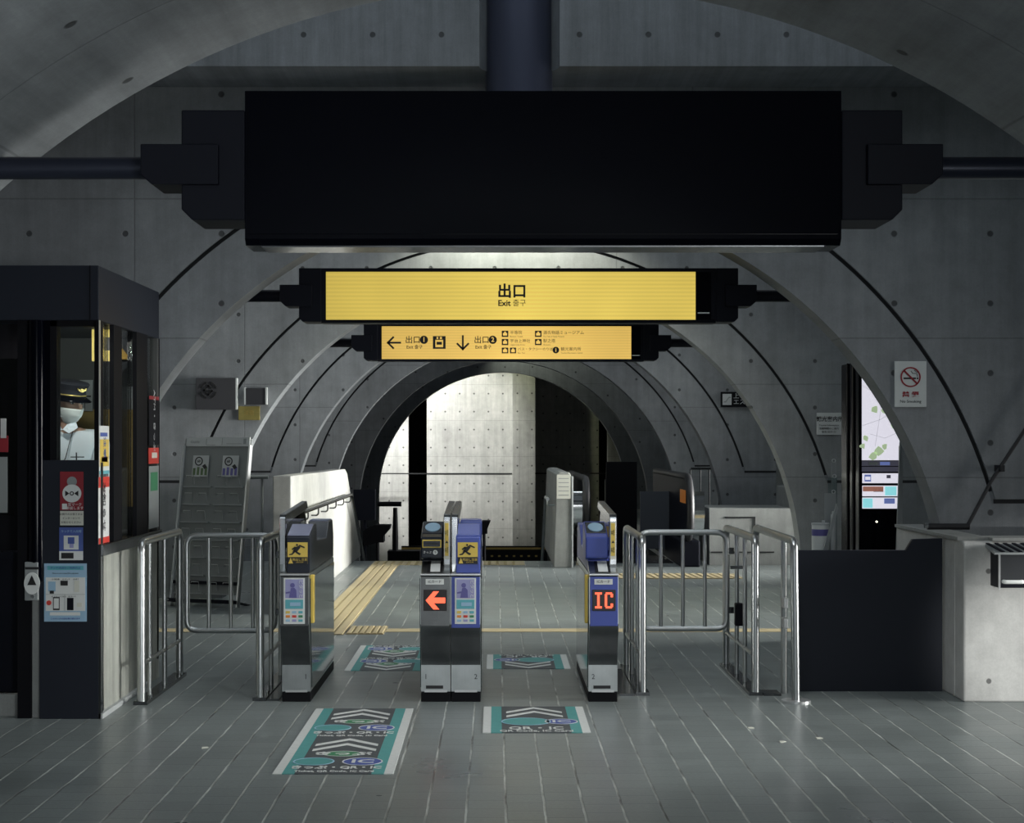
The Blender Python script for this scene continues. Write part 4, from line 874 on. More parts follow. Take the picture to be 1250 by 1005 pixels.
rm_ = bo.modifiers.new('remesh', 'REMESH'); rm_.mode = 'VOXEL'; rm_.voxel_size = .0055; rm_.use_smooth_shade = True
sm_ = bo.modifiers.new('smooth', 'SMOOTH'); sm_.iterations = 2; sm_.factor = .5
shirt = skinmesh([PP(0, .05, .93, .175, .14), PP(0, .05, 1.12, .16, .13), PP(0, .03, 1.28, .182, .137), PP(0, .02, 1.40, .15, .108), PP(.005, .005, 1.462, .07, .066),
                  PP(-.19, .03, 1.402, .078), PP(-.225, .0, 1.18, .066), PP(-.20, -.09, 1.07, .06),
                  PP(.19, .03, 1.402, .078), PP(.225, .0, 1.18, .066), PP(.20, -.09, 1.07, .06)], [(0, 1), (1, 2), (2, 3), (3, 4), (3, 5), (5, 6), (6, 7), (3, 8), (8, 9), (9, 10)], 's', None, None)
so = obj('shirt', shirt, M['shirt'], person, smooth=True)
# collar: two flaps, button placket, pocket with pen, lanyard cord
HB = Matrix.Translation((pxc, pyc, B0))
col_ = MB()
for s_ in (-1, 1):
    pts = [(.0, -.098, 1.462), (s_*.022, -.080, 1.492), (s_*.060, -.03, 1.512), (s_*.080, -.060, 1.475), (s_*.040, -.112, 1.440)]
    vs = [(pxc+.008+a, pyc+b_, B0+c) for a, b_, c in pts]+[(pxc+.008+a, pyc+b_-.006, B0+c+.003) for a, b_, c in pts]
    col_.add(vs, [(0, 1, 2, 3, 4), (9, 8, 7, 6, 5)]+[(i, (i+1) % 5, 5+(i+1) % 5, 5+i) for i in range(5)])
obj('collar', col_, M['shirt'], so)
obj('pocket_pen', MB().cyl((pxc+.095, pyc-.122, B0+1.27), (pxc+.095, pyc-.126, B0+1.33), .004, 8).box(pxc+.06, pxc+.14, pyc-.124, pyc-.119, B0+1.30, B0+1.306), M['ink'], so)
cord = [(pxc-.07, pyc-.06, B0+1.47), (pxc-.055, pyc-.13, B0+1.38), (pxc-.03, pyc-.145, B0+1.28), (pxc+.0, pyc-.145, B0+1.25), (pxc+.035, pyc-.145, B0+1.29), (pxc+.055, pyc-.135, B0+1.38), (pxc+.065, pyc-.07, B0+1.47)]
obj('lanyard', MB().tube(bend(cord, .02), .0032, 6), M['ink'], so, smooth=True)
tr = skinmesh([PP(0, .05, .95, .165, .135), PP(-.1, .05, .86, .105), PP(-.11, .035, .48, .078), PP(-.11, .06, .1, .065), PP(.1, .05, .86, .105), PP(.11, .035, .48, .078), PP(.11, .06, .1, .065)], [(0, 1), (1, 2), (2, 3), (0, 4), (4, 5), (5, 6)], 't', None, None)
obj('trousers', tr, M['trouser'], person, smooth=True)
sh = MB()
for s_ in (-1, 1): sh.merge(ball(.05, .13, .05, 16, 10).xf(Matrix.Translation((pxc+s_*.115, pyc-.02, B0+.045))))
sh.v = [(a, b_, max(c, B0+.001)) for a, b_, c in sh.v]
obj('shoes', sh, M['ink'], person, smooth=True)
def hairf(v, u):
    return [v[0], v[1], v[2]]
hr = ball(.083, .103, .122, 28, 20)
keep = [f for f in hr.f if all((hr.v[i][1] > .0 and hr.v[i][2] > -.055) or hr.v[i][2] > .055 for i in f)]
hr.f = keep; hr.xf(HM)
ho = obj('hair', hr, M['hair'], person, smooth=True); sd = ho.modifiers.new('thick', 'SOLIDIFY'); sd.thickness = .008
# cap: band, crown, visor, gold braid and badge
cap = thing  # (built from plain meshes under one part)
def lathe(prof, n=36):
    mb = MB(); vs = [(r*math.cos(2*PI*i/n), r*1.18*math.sin(2*PI*i/n), z) for r, z in prof for i in range(n)]; k = len(prof)
    mb.add(vs, [(j*n+i, j*n+(i+1) % n, (j+1)*n+(i+1) % n, (j+1)*n+i) for j in range(k-1) for i in range(n)]+[tuple((k-1)*n+i for i in range(n))]); return mb
cp = lathe([(.084, .050), (.088, .052), (.090, .085), (.094, .10), (.104, .118), (.108, .128), (.100, .138), (.06, .145), (.01, .147)]).xf(HM)
co = obj('cap', cp, M['capc'], person, smooth=True)
vz = MB(); nn = 20; vs = []
for i in range(nn+1):
    a = PI*1.12+PI*.76*i/nn
    for rr, dz, dy in ((.088, .058, 0), (.128, .030, -.004)):
        vs.append((rr*math.cos(a)*.98, rr*1.12*math.sin(a)+dy, dz))
vz.add(vs, [(2*i, 2*i+2, 2*i+3, 2*i+1) for i in range(nn)]); vz.xf(HM)
vo = obj('visor', vz, M['blackgloss'], co, smooth=True); sd = vo.modifiers.new('thick', 'SOLIDIFY'); sd.thickness = .004
gb = MB(); gb.tube([(.0935*math.cos(PI*1.1+PI*.8*i/24), .0935*1.18*math.sin(PI*1.1+PI*.8*i/24), .064) for i in range(25)], .0035, 8); gb.xf(HM)
obj('gold_braid', gb, M['gold'], co, smooth=True)
bd = MB().ell((0, .098), .009, .011, -.126, -.116, 16)
for s_ in (-1, 1): bd.prism([(s_*.005, .088), (s_*.026, .098), (s_*.030, .112), (s_*.018, .104), (s_*.006, .098)], -.124, -.114, 'y')
obj('badge', bd.xf(HM), M['gold'], co)
# mask follows the lower face
def maskf(v, u): 
    h = headf(v, u); return h
mk = ball(.082, .106, .122, 40, 30, fn=headf)
mk.f = [f for f in mk.f if all(mk.v[i][1] < -.018 and -.118 < mk.v[i][2] < .000 for i in f)]
for j in range(len(mk.v)):
    a, b_, c = mk.v[j]; mk.v[j] = (a, b_-.012*math.exp(-((c+.05)/.04)**2)*math.exp(-(a/.05)**2)+.0018*math.sin(c*420), c)
mk.xf(HM); mo = obj('face_mask', mk, M['mask'], person, smooth=True); sd = mo.modifiers.new('thick', 'SOLIDIFY'); sd.thickness = .003
for s_ in (-1, 1):
    obj('ear_loop', MB().tube([(s_*.072, -.05, -.02), (s_*.083, -.01, -.01), (s_*.086, .012, .01), (s_*.084, .015, -.03), (s_*.07, -.045, -.07)], .0018, 6).xf(HM), M['mask'], mo)
    eb = MB().merge(ball(.0115, .006, .007, 12, 8).xf(Matrix.Translation((s_*.032, -.084, .018)))); obj('eye', eb.xf(HM), M['white'], person)
    obj('iris', ball(.0055, .003, .0055, 12, 8).xf(HM @ Matrix.Translation((s_*.032, -.0895, .017))), M['ink'], person)
    obj('eyebrow', MB().tube([(s_*.018, -.094, .034), (s_*.032, -.0945, .038), (s_*.048, -.084, .034)], .003, 6).xf(HM), M['hair'], person)

# ------------------------------------------------------------------ things on and before the second arch
yw = YW[1]
def wallbox(name, label, cat, px0, px1, py0, py1, y, th, m, side=None):
    t = thing(name, label, cat, (X((px0+px1)/2, y-th), y-th/2, Z(py1, y-th)))
    f = y-th
    obj('panel', MB().box(X(px0, f), X(px1, f), f, y, Z(py1, f), Z(py0, f)), m, t, bevel=.003)
    return t, f
t, f = wallbox('wall_plaque', 'dark square-ish plaque with a round black emblem, on the left wall above the leaflet rack', 'plaque', 239, 287.5, 461.5, 500, yw, .09, mat('bronze_grey', (.045, .045, .05), .5))
obj('side_edge', MB().box(X(287.5, f), X(287.5, f)+.012, f, yw, Z(500, f), Z(461.5, f)), M['lgrey'], t)  # lit right side of the plaque, its brightness put into the grey
e = MB(); ec = (X(254.5, f), Z(476.5, f)); r_ = 10.5*f/F
for k in range(4):      # ring in four arcs with a squared G inside
    a0, a1 = PI/2*k+.22, PI/2*(k+1)-.22; pts = []
    for j in range(9): a = a0+(a1-a0)*j/8; pts.append((ec[0]+r_*math.cos(a), ec[1]+r_*math.sin(a)))
    for j in range(8, -1, -1): a = a0+(a1-a0)*j/8; pts.append((ec[0]+r_*.78*math.cos(a), ec[1]+r_*.78*math.sin(a)))
    e.prism(pts, f-.006, f-.0, 'y')
def dd(a, b_, c, e_, w): 
    p0, p1 = Vector((a, b_)), Vector((c, e_)); v = (p1-p0).normalized()*w; nn_ = Vector((-v.y, v.x))
    e.prism([(ec[0]+r_*q_.x, ec[1]+r_*q_.y) for q_ in (p0+nn_-v, p0-nn_-v, p1-nn_+v, p1+nn_+v)], f-.006, f, 'y')
dd(.3, .3, 0, .5, .1); dd(0, .5, -.5, 0, .1); dd(-.5, 0, 0, -.5, .1); dd(0, -.5, .4, -.1, .1); dd(.4, -.1, .05, -.05, .1)
obj('emblem', e, M['ink'], t)
t, f = wallbox('wall_plaque', 'small dark framed plaque right of the larger emblem plaque', 'plaque', 299, 324, 474, 494, yw, .06, mat('dark_bronze', (.03, .03, .035), .5))
for a in (298, 324): obj('frame_edge', MB().box(X(a, f), X(a+1.8, f), f-.006, yw, Z(494, f), Z(473, f)), M['lgrey'], t)
t, f = wallbox('wall_plate', 'small worn yellow plate under the small dark plaque', 'sign', 291, 317, 496, 513, yw, .02, mat('worn_yellow', (.23, .19, .05), .6, noise=.3, nscale=25))
text('注意', .05, M['ochre'], t, front(X(304, f), f, Z(504.5, f)))
t, f = wallbox('notice', 'white paper notice on the wall just left of the lit map screen', 'poster', 997, 1029, 504, 531, yw, .01, M['lgrey'])
text('観光案内所', .052, M['ink'], t, front(X(1013, f), f, Z(512, f)), bold=.001)
for i, s_ in enumerate(('Tourist Information', '営業時間のご案内', '駅前 徒歩1分')): text(s_, .024, M['ink'], t, front(X(1012, f), f, Z(519.5+4*i, f)))
# leaflet rack, leaning back and turned slightly
rk = thing('leaflet_rack', 'grey free-standing leaflet rack with empty wire pockets and two small leaflets', 'rack', (-2.7, 15.5, 0))
RM = Matrix.Translation((-2.68, 15.45, 0)) @ Matrix.Rotation(math.radians(-22), 4, 'Z') @ Matrix.Rotation(math.radians(-9), 4, 'X')
def rb_(mb): return mb.xf(RM)
W2 = .355
obj('board', rb_(MB().box(-W2, W2, 0, .02, .12, 1.56)), mat('rack_grey', (.2, .215, .215), .5), rk)
obj('header', rb_(MB().box(-W2+.02, W2-.01, -.012, -.0, 1.49, 1.575)), M['lgrey'], rk)
text('Guide', .04, M['grey'], rk, lambda u_, v_, w_: tuple(RM @ Vector((-.24+u_, -.013-w_, 1.53+v_))))
obj('header_print', rb_(MB().box(-.12, -.115, -.014, -.012, 1.5, 1.56).box(-.12, -.02, -.014, -.012, 1.5, 1.505).box(.05, .055, -.014, -.012, 1.5, 1.565).box(.1, .26, -.014, -.012, 1.51, 1.515).box(.28, .31, -.014, -.012, 1.51, 1.56)), M['grey'], rk)
for s_ in (-1, 1): obj('side_edge', rb_(MB().box(s_*W2-.008, s_*W2+.008, -.03, .02, 0, 1.5)), M['silver'] if s_ > 0 else M['lgrey'], rk)
obj('foot', rb_(MB().box(-W2, W2, -.1, .02, .03, .06).box(-W2, W2, -.02, .02, .2, .23)), M['charcoal'], rk)
obj('foot', rb_(MB().tube([(-W2+.02, -.1, .05), (-W2+.02, .3, .03)], .012, 8).tube([(W2-.02, -.1, .05), (W2-.02, .3, .03)], .012, 8)), M['steeld'], rk)
for r2 in range(7):
    for c_ in range(2):
        zc_ = 1.16-.165*r2; xc_ = -.17+.34*c_
        k_ = MB()
        for dx in (-.085, .065):
            k_.tube([(xc_+dx-.05, -.012, zc_+.035), (xc_+dx-.04, -.03, zc_+.05), (xc_+dx+.04, -.03, zc_+.05), (xc_+dx+.05, -.02, zc_-.03)], .0035, 6)
        obj('wire_pocket', rb_(k_), M['steel'], rk)
        obj('pocket_shelf', rb_(MB().box(xc_-.15, xc_+.15, -.03, 0, zc_-.06, zc_-.05)), M['grey'], rk)
for c_, col_m in ((-.155, M['green']), (.165, M['bprint'])):
    lf = thing('leaflet', 'leaflet with a round badge and green bottles, left of the two on the rack' if c_ < 0 else 'leaflet with a round badge and dark bottles, right of the two on the rack', 'leaflet', tuple(RM @ Vector((c_, -.02, 1.2))), 'leaflets on the rack')
    obj('sheet', rb_(MB().box(c_-.085, c_+.085, -.022, -.018, 1.20, 1.40)), M['lgrey'], lf)
    obj('badge_ring', rb_(MB().ring((c_-.02, 1.345), .042, .042, .01, -.026, -.022)), M['ink'], lf)
    text('60', .035, M['ink'], lf, lambda u_, v_, w_: tuple(RM @ Vector((c_-.02+u_, -.022-w_, 1.345+v_))), bold=.001)
    for j in range(4): obj('printed_bottle', rb_(MB().box(c_-.075+.042*j, c_-.05+.042*j, -.025, -.022, 1.215, 1.28+.01*(j % 2))), mat('dull_green', (.1, .16, .07), .5) if c_ < 0 else mat_ind, lf)
    obj('hand_shape', rb_(MB().prism([(c_+.02, 1.30), (c_+.05, 1.32), (c_+.075, 1.29), (c_+.05, 1.27)], -.027, -.025, 'y')), M['ink'], lf)
# thin pipe rail standing behind the rack
t = thing('handrail', 'short grey handrail post right behind the leaflet rack', 'railing', (-2.3, 15.95, 0))
obj('rail', MB().tube(bend([(-2.35, 15.95, 1.18), (-2.16, 15.95, 1.18)], .02), .02, 10), M['steel'], t, smooth=True); obj('post', MB().cyl((-2.22, 15.97, 0), (-2.22, 15.97, 1.18), .012, 8), M['grey'], t)

# ------------------------------------------------------------------ stair parapets
PXL = -1.79
t = thing('stair_parapet', 'pale concrete stair parapet with a handrail, behind the left ticket gate', 'low wall', (-1.9, 18, 0))
par = MB().prism([(14.7, 0), (22.3, 0), (22.3, .02), (20.25, 1.14), (20.0, 1.19), (14.7, 1.215)], PXL-.16, PXL)
obj('wall', par, M['pale'], t, bevel=.015)
hx_ = PXL+.07
obj('handrail', MB().tube(bend([(hx_, 14.55, .86), (hx_, 14.75, .885), (hx_, 20.0, .885), (hx_, 22.2, -.1), (hx_, 24.5, -1.3)], .12), .02, 10), M['steeld'], t, smooth=True)
for i in range(6):
    yy = 15.4+.9*i; obj('bracket', MB().tube(bend([(hx_, yy, .87), (hx_, yy, .80), (PXL, yy, .80)], .03), .008, 8), M['steeld'], t, smooth=True)
t = thing('stair_parapet', 'narrow concrete stair parapet with a paper notice, just left of the escalator', 'low wall', (.82, 22, 0))
obj('wall', MB().add([(.70, 20.2, 0), (.918, 20.2, 0), (.918, 20.2, 1.09), (.885, 20.2, 1.145), (.77, 20.2, 1.145), (.735, 20.2, 1.12), (.70, 24.2, 0), (.918, 24.2, 0), (.918, 24.2, 1.09), (.885, 24.2, 1.145), (.77, 24.2, 1.145), (.735, 24.2, 1.12)],
     [(0, 1, 2, 3, 4, 5), (11, 10, 9, 8, 7, 6)]+[(i, (i+1) % 6, 6+(i+1) % 6, 6+i) for i in range(6)]), concrete('parapet_concrete', (.3, .31, .29), px=0), t, bevel=.01)
obj('corner_strip', MB().box(.916, .935, 20.19, 20.23, 0, 1.10), M['lgrey'], t)
obj('handrail', MB().tube(bend([(.63, 20.3, .82), (.63, 21.2, .82), (.63, 24.2, -.9)], .1), .02, 10), M['steel'], t, smooth=True)
obj('bracket', MB().tube(bend([(.63, 20.5, .8), (.63, 20.5, .74), (.74, 20.5, .74)], .03), .01, 8), M['steel'], t, smooth=True)
t2 = thing('notice', 'white paper notice stuck on the narrow parapet by the escalator', 'poster', (.81, 20.19, .8))
obj('sheet', MB().box(.735, .90, 20.185, 20.19, .83, 1.12), M['cream'], t2)
for i in range(5): obj('text_line', MB().box(.755, .88, 20.183, 20.185, 1.07-.05*i, 1.078-.05*i), M['grey'], t2)

# ------------------------------------------------------------------ escalator
es = thing('escalator', 'escalator entrance with rounded dark balustrades between the narrow parapet and the right arches', 'escalator', (1.8, 21.5, 0))
def balustrade(xc_, ya, r_, zt, w_, m_panel, sg):
    # rounded end: outline in (y, z)
    cz_ = zt-r_; pts = [(ya+r_+4, .0), (ya+.25, .0)]
    out = [(ya+r_-r_*math.cos(a), cz_+r_*math.sin(a)) for a in [PI*k/24-PI/3 for k in range(0, 21)]]
    pts += out+[(ya+r_+4, zt)]
    b = obj('balustrade', MB().prism(pts, xc_-w_/2, xc_+w_/2), m_panel, es)
    path = [(xc_, ya+.35, .32)]+[(xc_, y_, z_) for y_, z_ in [(ya+r_-(r_+.03)*math.cos(a), cz_+(r_+.03)*math.sin(a)) for a in [PI*k/24-PI/3 for k in range(0, 21)]]]+[(xc_, ya+r_+4, zt+.03)]
    obj('handrail_belt', MB().tube(path, .045, 12), M['rubber'], es, smooth=True)
    sk_ = MB().prism([(y_-.004, z_) for y_, z_ in out[:14]]+[(y_+.02, z_) for y_, z_ in reversed(out[:14])], xc_+sg*.05, xc_+sg*.17)
    obj('newel_cover', sk_, M['chrome'], es, smooth=True)
    obj('skirt', MB().box(xc_-.10, xc_+.14, ya+.2, ya+4.5, 0, .32), M['charcoal'], es, bevel=.02)
balustrade(X(716, 20.6), 20.6, .30, 1.02, .06, M['charcoal'], -1)
balustrade(X(843, 20.1), 20.1, .36, 1.06, .08, M['charcoal'], 1)
xr_ = X(843, 20.1)-.045
obj('caution_label', MB().box(xr_, xr_+.006, 20.25, 20.85, .77, .93), M['oran'], es)
obj('comb_plate', MB().box(X(723, 20.9), X(822, 20.9), 20.9, 22.2, 0, .012), M['steeld'], es)
obj('inner_panel', MB().box(X(742, 22), X(780, 22), 22.3, 22.36, 0, 1.25), M['black'], es)
obj('side_panel', MB().box(X(780, 22.4), X(818, 22.4), 22.2, 22.25, .1, .86), mat('blue_grey_panel', (.06, .07, .09), .4), es)
# far stair landing furniture
single('dark_slab', MB().box(X(434, 27), X(460, 27), 26.6, 26.75, Z(634, 27), Z(597, 27)).box(X(446, 27), X(449, 27), 26.65, 26.7, -3, Z(634, 27)), M['charcoal'], 'dark square panel hanging beyond the pale stair parapet', 'panel')
t = thing('post_light', 'black T-shaped post standing beyond the stair head, left of the middle gates', 'lamp post', (X(483, 25), 25, -.6))
obj('post', MB().tube([(X(482.5, 25), 25, -3), (X(482.5, 25), 25, Z(655, 25)), (X(482.5, 25), 25, Z(620, 25))], [.05, .045, .032], 12), M['black'], t, smooth=True)
obj('head_bar', MB().cyl((X(461, 25), 25, Z(615.5, 25)), (X(490, 25), 25, Z(615.5, 25)), .037, 12), M['black'], t, smooth=True)
obj('base_box', MB().box(X(474, 25), X(513, 25), 24.8, 25.2, -.9, Z(672, 25)), M['black'], t)
def wedge(px0, px1, py0, py1, d, label, flip=False):
    a, b = X(px0, d), X(px1, d); z1_, z0_ = Z(py0, d), Z(py1, d); h = z1_-z0_
    pts = [(a, z0_), (a, z1_-.25*h), (a+.4*(b-a), z1_), (b, z1_), (b-.02, z1_-.2*h), (b-.25*(b-a), z1_-.5*h), (b-.25*(b-a), z1_-.8*h), (a+.5*(b-a), z1_-.8*h)]
    single('wall_uplight', MB().prism(pts, d, d+.3, 'y').cyl(((a+b)/2, d+.15, -3), ((a+b)/2, d+.15, z0_+.3*h), .025, 10), M['black'], label, 'lamp', bevel=.01)
wedge(443, 477, 641, 668, 25.5, 'black wedge-shaped uplighter beside the pale stair parapet')
wedge(583, 599, 636, 656, 25.5, 'small black wedge-shaped uplighter seen just right of the middle gates')
t = thing('stair_barrier', 'low black barrier with a dull yellow stripe beyond the stair head', 'barrier', (0, 28.6, -.5))
obj('panel', MB().box(X(490, 28.6), X(668, 28.6), 28.6, 28.7, -3, Z(667, 28.6)), M['black'], t)
obj('yellow_stripe', MB().box(X(490, 28.6), X(668, 28.6), 28.59, 28.6, Z(671, 28.6), Z(668.5, 28.6)), M['ochre'], t)
for i in range(8): obj('yellow_mark', MB().box(X(590+9*i, 28.6), X(593+9*i, 28.6), 28.59, 28.6, Z(680, 28.6), Z(678, 28.6)), M['ochre'], t)
t = thing('post_light', 'black bar-topped post beyond the escalator, before the bright strip of rear wall', 'lamp post', (X(757, 30), 30, -1))
obj('post', MB().cyl((X(757, 30), 30, -3), (X(757, 30), 30, Z(618, 30)), .04, 12), M['black'], t, smooth=True)
obj('head_bar', MB().cyl((X(743, 30), 30, Z(615, 30)), (X(771, 30), 30, Z(615, 30)), .05, 12), M['black'], t, smooth=True)
single('dark_slab', MB().box(X(745, 29), X(770, 29), 30.3, 30.5, -3, Z(586, 30.3)), M['black'], 'black block standing behind the bar-topped post', 'panel')
# bench wall and far railing on the right
struct('wall_right_low', MB().box(X(866, 20.6), 3.62, 20.6, YW[2], 0, .70).box(3.62, 4.0, 20.6, 22.2, 0, .95), M['plain'])
struct('trim_3', MB().box(X(885, 20.6), X(922, 20.6), 20.592, 20.6, Z(633, 20.6), Z(631, 20.6)).box(X(920, 20.6), X(922, 20.6), 20.592, 20.6, Z(650, 20.6), Z(633, 20.6)).box(X(868, 20.6), X(945, 20.6), 20.592, 20.6, Z(675, 20.6), Z(673.5, 20.6)), M['joint_shade'])  # dark strips painted for the shade in the wall grooves
t = thing('railing', 'thin grey railing seen behind the escalator newel', 'railing', (X(865, 26), 26, 0))
yy = 25.2
obj('top_rail', MB().cyl((X(843, yy), yy, Z(572.5, yy)), (X(884, yy), yy, Z(572.5, yy)), .02, 10), M['steeld'], t)
for px in (843, 855, 866, 878): obj('baluster', MB().cyl((X(px, yy), yy, 0), (X(px, yy), yy, Z(572.5, yy)), .012, 8), M['steeld'], t)
struct('wall_right_far', MB().box(3.9, 6.5, 24.0, 24.2, -3, 6.4), concrete('bright_concrete', (.5, .51, .49), ox=.1, oz=.1))
# escalator sign on the third arch
t, f = wallbox('escalator_sign', 'small black sign with a white escalator pictogram on the right-hand arches', 'sign', 880, 921, 478.5, 497, YW[2], .03, M['black'])
ic = obj('pictogram', MB().box(X(882, f), X(893, f), f-.004, f, Z(494.5, f), Z(481, f)), M['lgrey'], t)
obj('escalator_mark', MB().prism([(X(883.5, f), Z(491.5, f)), (X(886, f), Z(491.5, f)), (X(890, f), Z(486, f)), (X(892, f), Z(486, f)), (X(892, f), Z(484.5, f)), (X(889.5, f), Z(484.5, f)), (X(885.5, f), Z(490, f)), (X(883.5, f), Z(490, f))], f-.007, f-.004, 'y'), M['grey'], ic)
text('上り\nエスカレーター', .078, M['lgrey'], t, front(X(895, f), f-.0, Z(487.5, f)), align='LEFT')

# ------------------------------------------------------------------ map kiosk behind the first arch
kd = 12.2; kx0 = X(1050, kd)
k = thing('map_kiosk', 'tall black kiosk with a lit touch screen showing a town map', 'kiosk', (kx0+.14, kd+.3, 0))
obj('cabinet', MB().box(kx0-.01, X(1101, kd), kd, kd+.62, 0, 2.10), M['blackgloss'], k, bevel=.01)
obj('side_rib', MB().box(kx0-.02, kx0-.01, kd+.15, kd+.19, 0, 2.1).box(kx0-.02, kx0-.01, kd+.35, kd+.38, 0, 2.1), M['black'], k)
scx1 = X(1098, kd)
def kz(py): return Z(py, kd)
sc = obj('screen', MB().box(kx0+.012, scx1, kd-.006, kd, kz(562), kz(452)), M['screen'], k)
for (px, py, sz) in ((1056, 535, 5), (1053, 545, 4), (1066, 556, 7), (1073, 551, 6), (1080, 545, 4), (1078, 502, 4), (1068, 500, 5), (1090, 520, 4)):
    c = (X(px, kd), kz(py)); s_ = sz*kd/F
    obj('map_green_area', MB().prism([(c[0]+s_*random.uniform(.5, 1.2)*math.cos(2*PI*i/7), c[1]+s_*random.uniform(.5, 1.2)*math.sin(2*PI*i/7)) for i in range(7)], kd-.008, kd-.006, 'y'), M['scrg'], sc)
rd_ = MB()
for pts_ in ([(1051, 470), (1068, 480), (1090, 505)], [(1052, 520), (1075, 512), (1095, 500)], [(1062, 530), (1080, 535), (1096, 528)], [(1070, 460), (1075, 500), (1068, 545)]):
    rd_.tube([(X(a, kd), kd-.007, kz(b)) for a, b in pts_], .0009, 4)
obj('map_road', rd_, M['lgrey'], sc)
obj('screen_bar', MB().box(kx0+.012, scx1, kd-.006, kd, kz(569), kz(563)).box(kx0+.012, scx1, kd-.006, kd, kz(576), kz(570)), M['scrd'], k)
obj('screen_button', MB().box(X(1060, kd), X(1071, kd), kd-.008, kd-.006, kz(568), kz(564)), M['lgrey'], k)
obj('screen_button', MB().box(X(1074, kd), X(1086, kd), kd-.008, kd-.006, kz(568), kz(564)), M['scrb'], k)
for a, b in ((578, 590), (593, 606), (607.5, 621)): obj('screen_tile_row', MB().box(kx0+.015, scx1, kd-.006, kd, kz(b), kz(a)), M['screen'], k)
for (a, b, c, e_, m_) in ((1055, 1063, 579.5, 588, 'scrb'), (1053, 1078, 594, 600, 'scrr'), (1080, 1094, 594, 605, 'scrc'), (1053, 1065, 608.5, 620, 'scrc'), (1079, 1092, 608.5, 615, 'scrb'), (1082, 1087, 580, 584, 'scrd'), (1066, 1078, 596, 600.5, 'scrd'), (1056, 1062, 582, 586, 'screen')):
    obj('screen_picture', MB().box(X(a, kd), X(b, kd), kd-.009 if m_ != 'screen' else kd-.011, kd-.006, kz(e_), kz(c)), M[m_], k)
obj('indicator', MB().ell((X(1070, kd), kz(637)), .006, .006, kd-.006, kd, 12), M['lamp'], k)
# grey stand leaning before the kiosk, on its right
t = thing('stand', 'grey slanting metal stand in front of the kiosk screen, on its right', 'stand', (2.78, 11.8, 0))
yy = 11.75
obj('leg', MB().prism([(X(1090, yy), 0), (X(1098, yy), 0), (X(1101, yy), Z(540, yy)), (X(1098.5, yy), Z(540, yy))], yy, yy+.02, 'y'), M['grey'], t)
obj('leg', MB().box(X(1102, yy), X(1106, yy), yy+.1, yy+.12, 0, Z(545, yy)), M['grey'], t)
# container, clear holders, plank behind the navy panel
yy = 11.3; u2 = yy/F
single('side_table', MB().box(X(984, yy), X(1040, yy), 11.1, 11.6, .70, .74).box(X(986, yy), X(989, yy), 11.12, 11.15, 0, .7).box(X(1036, yy), X(1039, yy), 11.12, 11.15, 0, .7).box(X(986, yy), X(989, yy), 11.55, 11.58, 0, .7).box(X(1036, yy), X(1039, yy), 11.55, 11.58, 0, .7), M['charcoal'], 'dark side table mostly hidden behind the navy panel', 'table')
t = thing('canister', 'white round canister with blue print, on top behind the navy panel', 'canister', (X(1001.5, yy), yy, .74))
cx_ = X(1001.5, yy); zc0, zc1 = .742, Z(641, yy)
obj('tub', MB().cyl((cx_, yy, zc0), (cx_, yy, zc1), 10.5*u2, 28), M['white'], t, smooth=True)
obj('blue_print', MB().tube([(cx_, yy, Z(654, yy)), (cx_, yy, Z(646, yy))], 10.6*u2, 28, cap=False), mat_ind, t, smooth=True)
obj('lid', MB().cyl((cx_, yy, zc1), (cx_, yy, zc1+.012), 11*u2, 28).cyl((cx_+.02, yy, zc1+.012), (cx_+.02, yy, zc1+.03), .01, 8), M['lgrey'], t, smooth=True)
t = thing('card_holder', 'stack of clear and grey card holders between the canister and the kiosk', 'holder', (X(1017, yy), yy+.1, .74))
for i, (a, b, c) in enumerate(((1010, 1024, 603), (1016, 1027, 584), (1022, 1028, 565))):
    obj('clear_sheet', MB().box(X(a, yy), X(b, yy), yy+.09+.05*i, yy+.1+.05*i, .74, Z(c, yy)), M['acryl'] if i == 1 else M['grey'], t)
    obj('hook', MB().ring((X(b-3, yy), Z(c-2, yy)), .014, .014, .005, yy+.09+.05*i, yy+.1+.05*i, 14), M['lgrey'], t)
obj('white_bottle', MB().cyl((X(1016, yy), yy-.02, .742), (X(1016, yy), yy-.02, Z(628, yy)), .014, 14).cyl((X(1016, yy), yy-.02, Z(628, yy)), (X(1016, yy), yy-.02, Z(624, yy)), .007, 10), M['lgrey'], t, smooth=True)
single('plank', MB().prism([(X(1008, 11.0), .742), (X(1013, 11.0), .742), (X(1029, 11.0), Z(622, 11.0)), (X(1027, 11.0), Z(616, 11.0))], 11.15, 11.17, 'y'), M['grey'], 'grey board leaning diagonally beside the white canister', 'board')

# ------------------------------------------------------------------ navy panel, concrete counter, box, pipe
nd_ = 10.17
single('partition_panel', MB().prism([(X(973, nd_), 0), (X(1150.5, nd_), 0), (X(1150.5, nd_), Z(657.5, nd_)), (X(1114, nd_), Z(658.5, nd_)), (X(1106, nd_), Z(672, nd_)), (X(973, nd_), Z(672, nd_))], nd_, nd_+.04, 'y'), M['navy'], 'matt navy-black partition panel with a stepped top edge, between railing and concrete counter', 'partition', bevel=.003)
cx0 = X(1176.5, 9.76); ct = Z(661, 9.76)
struct('wall_counter', MB().prism([(9.76, 0), (9.76, ct-.03), (9.79, ct), (9.95, ct), (9.95, 0)], cx0, 6.5).box(cx0, cx0+.17, 9.95, 11.4, 0, ct), M['counter'], bevel=.01)
struct('wall_counter_cap', MB().box(cx0-.012, cx0+.17, 9.85, 11.4, ct+.0005, ct+.02).box(cx0+.17, 6.5, 9.77, 10.0, ct+.0005, ct+.02), M['plain'])
bx = thing('delivery_box', 'grey metal box with slatted lid and a bright handle, fixed to the concrete counter', 'box', (3.0, 9.67, Z(719, 9.6)))
f = 9.6
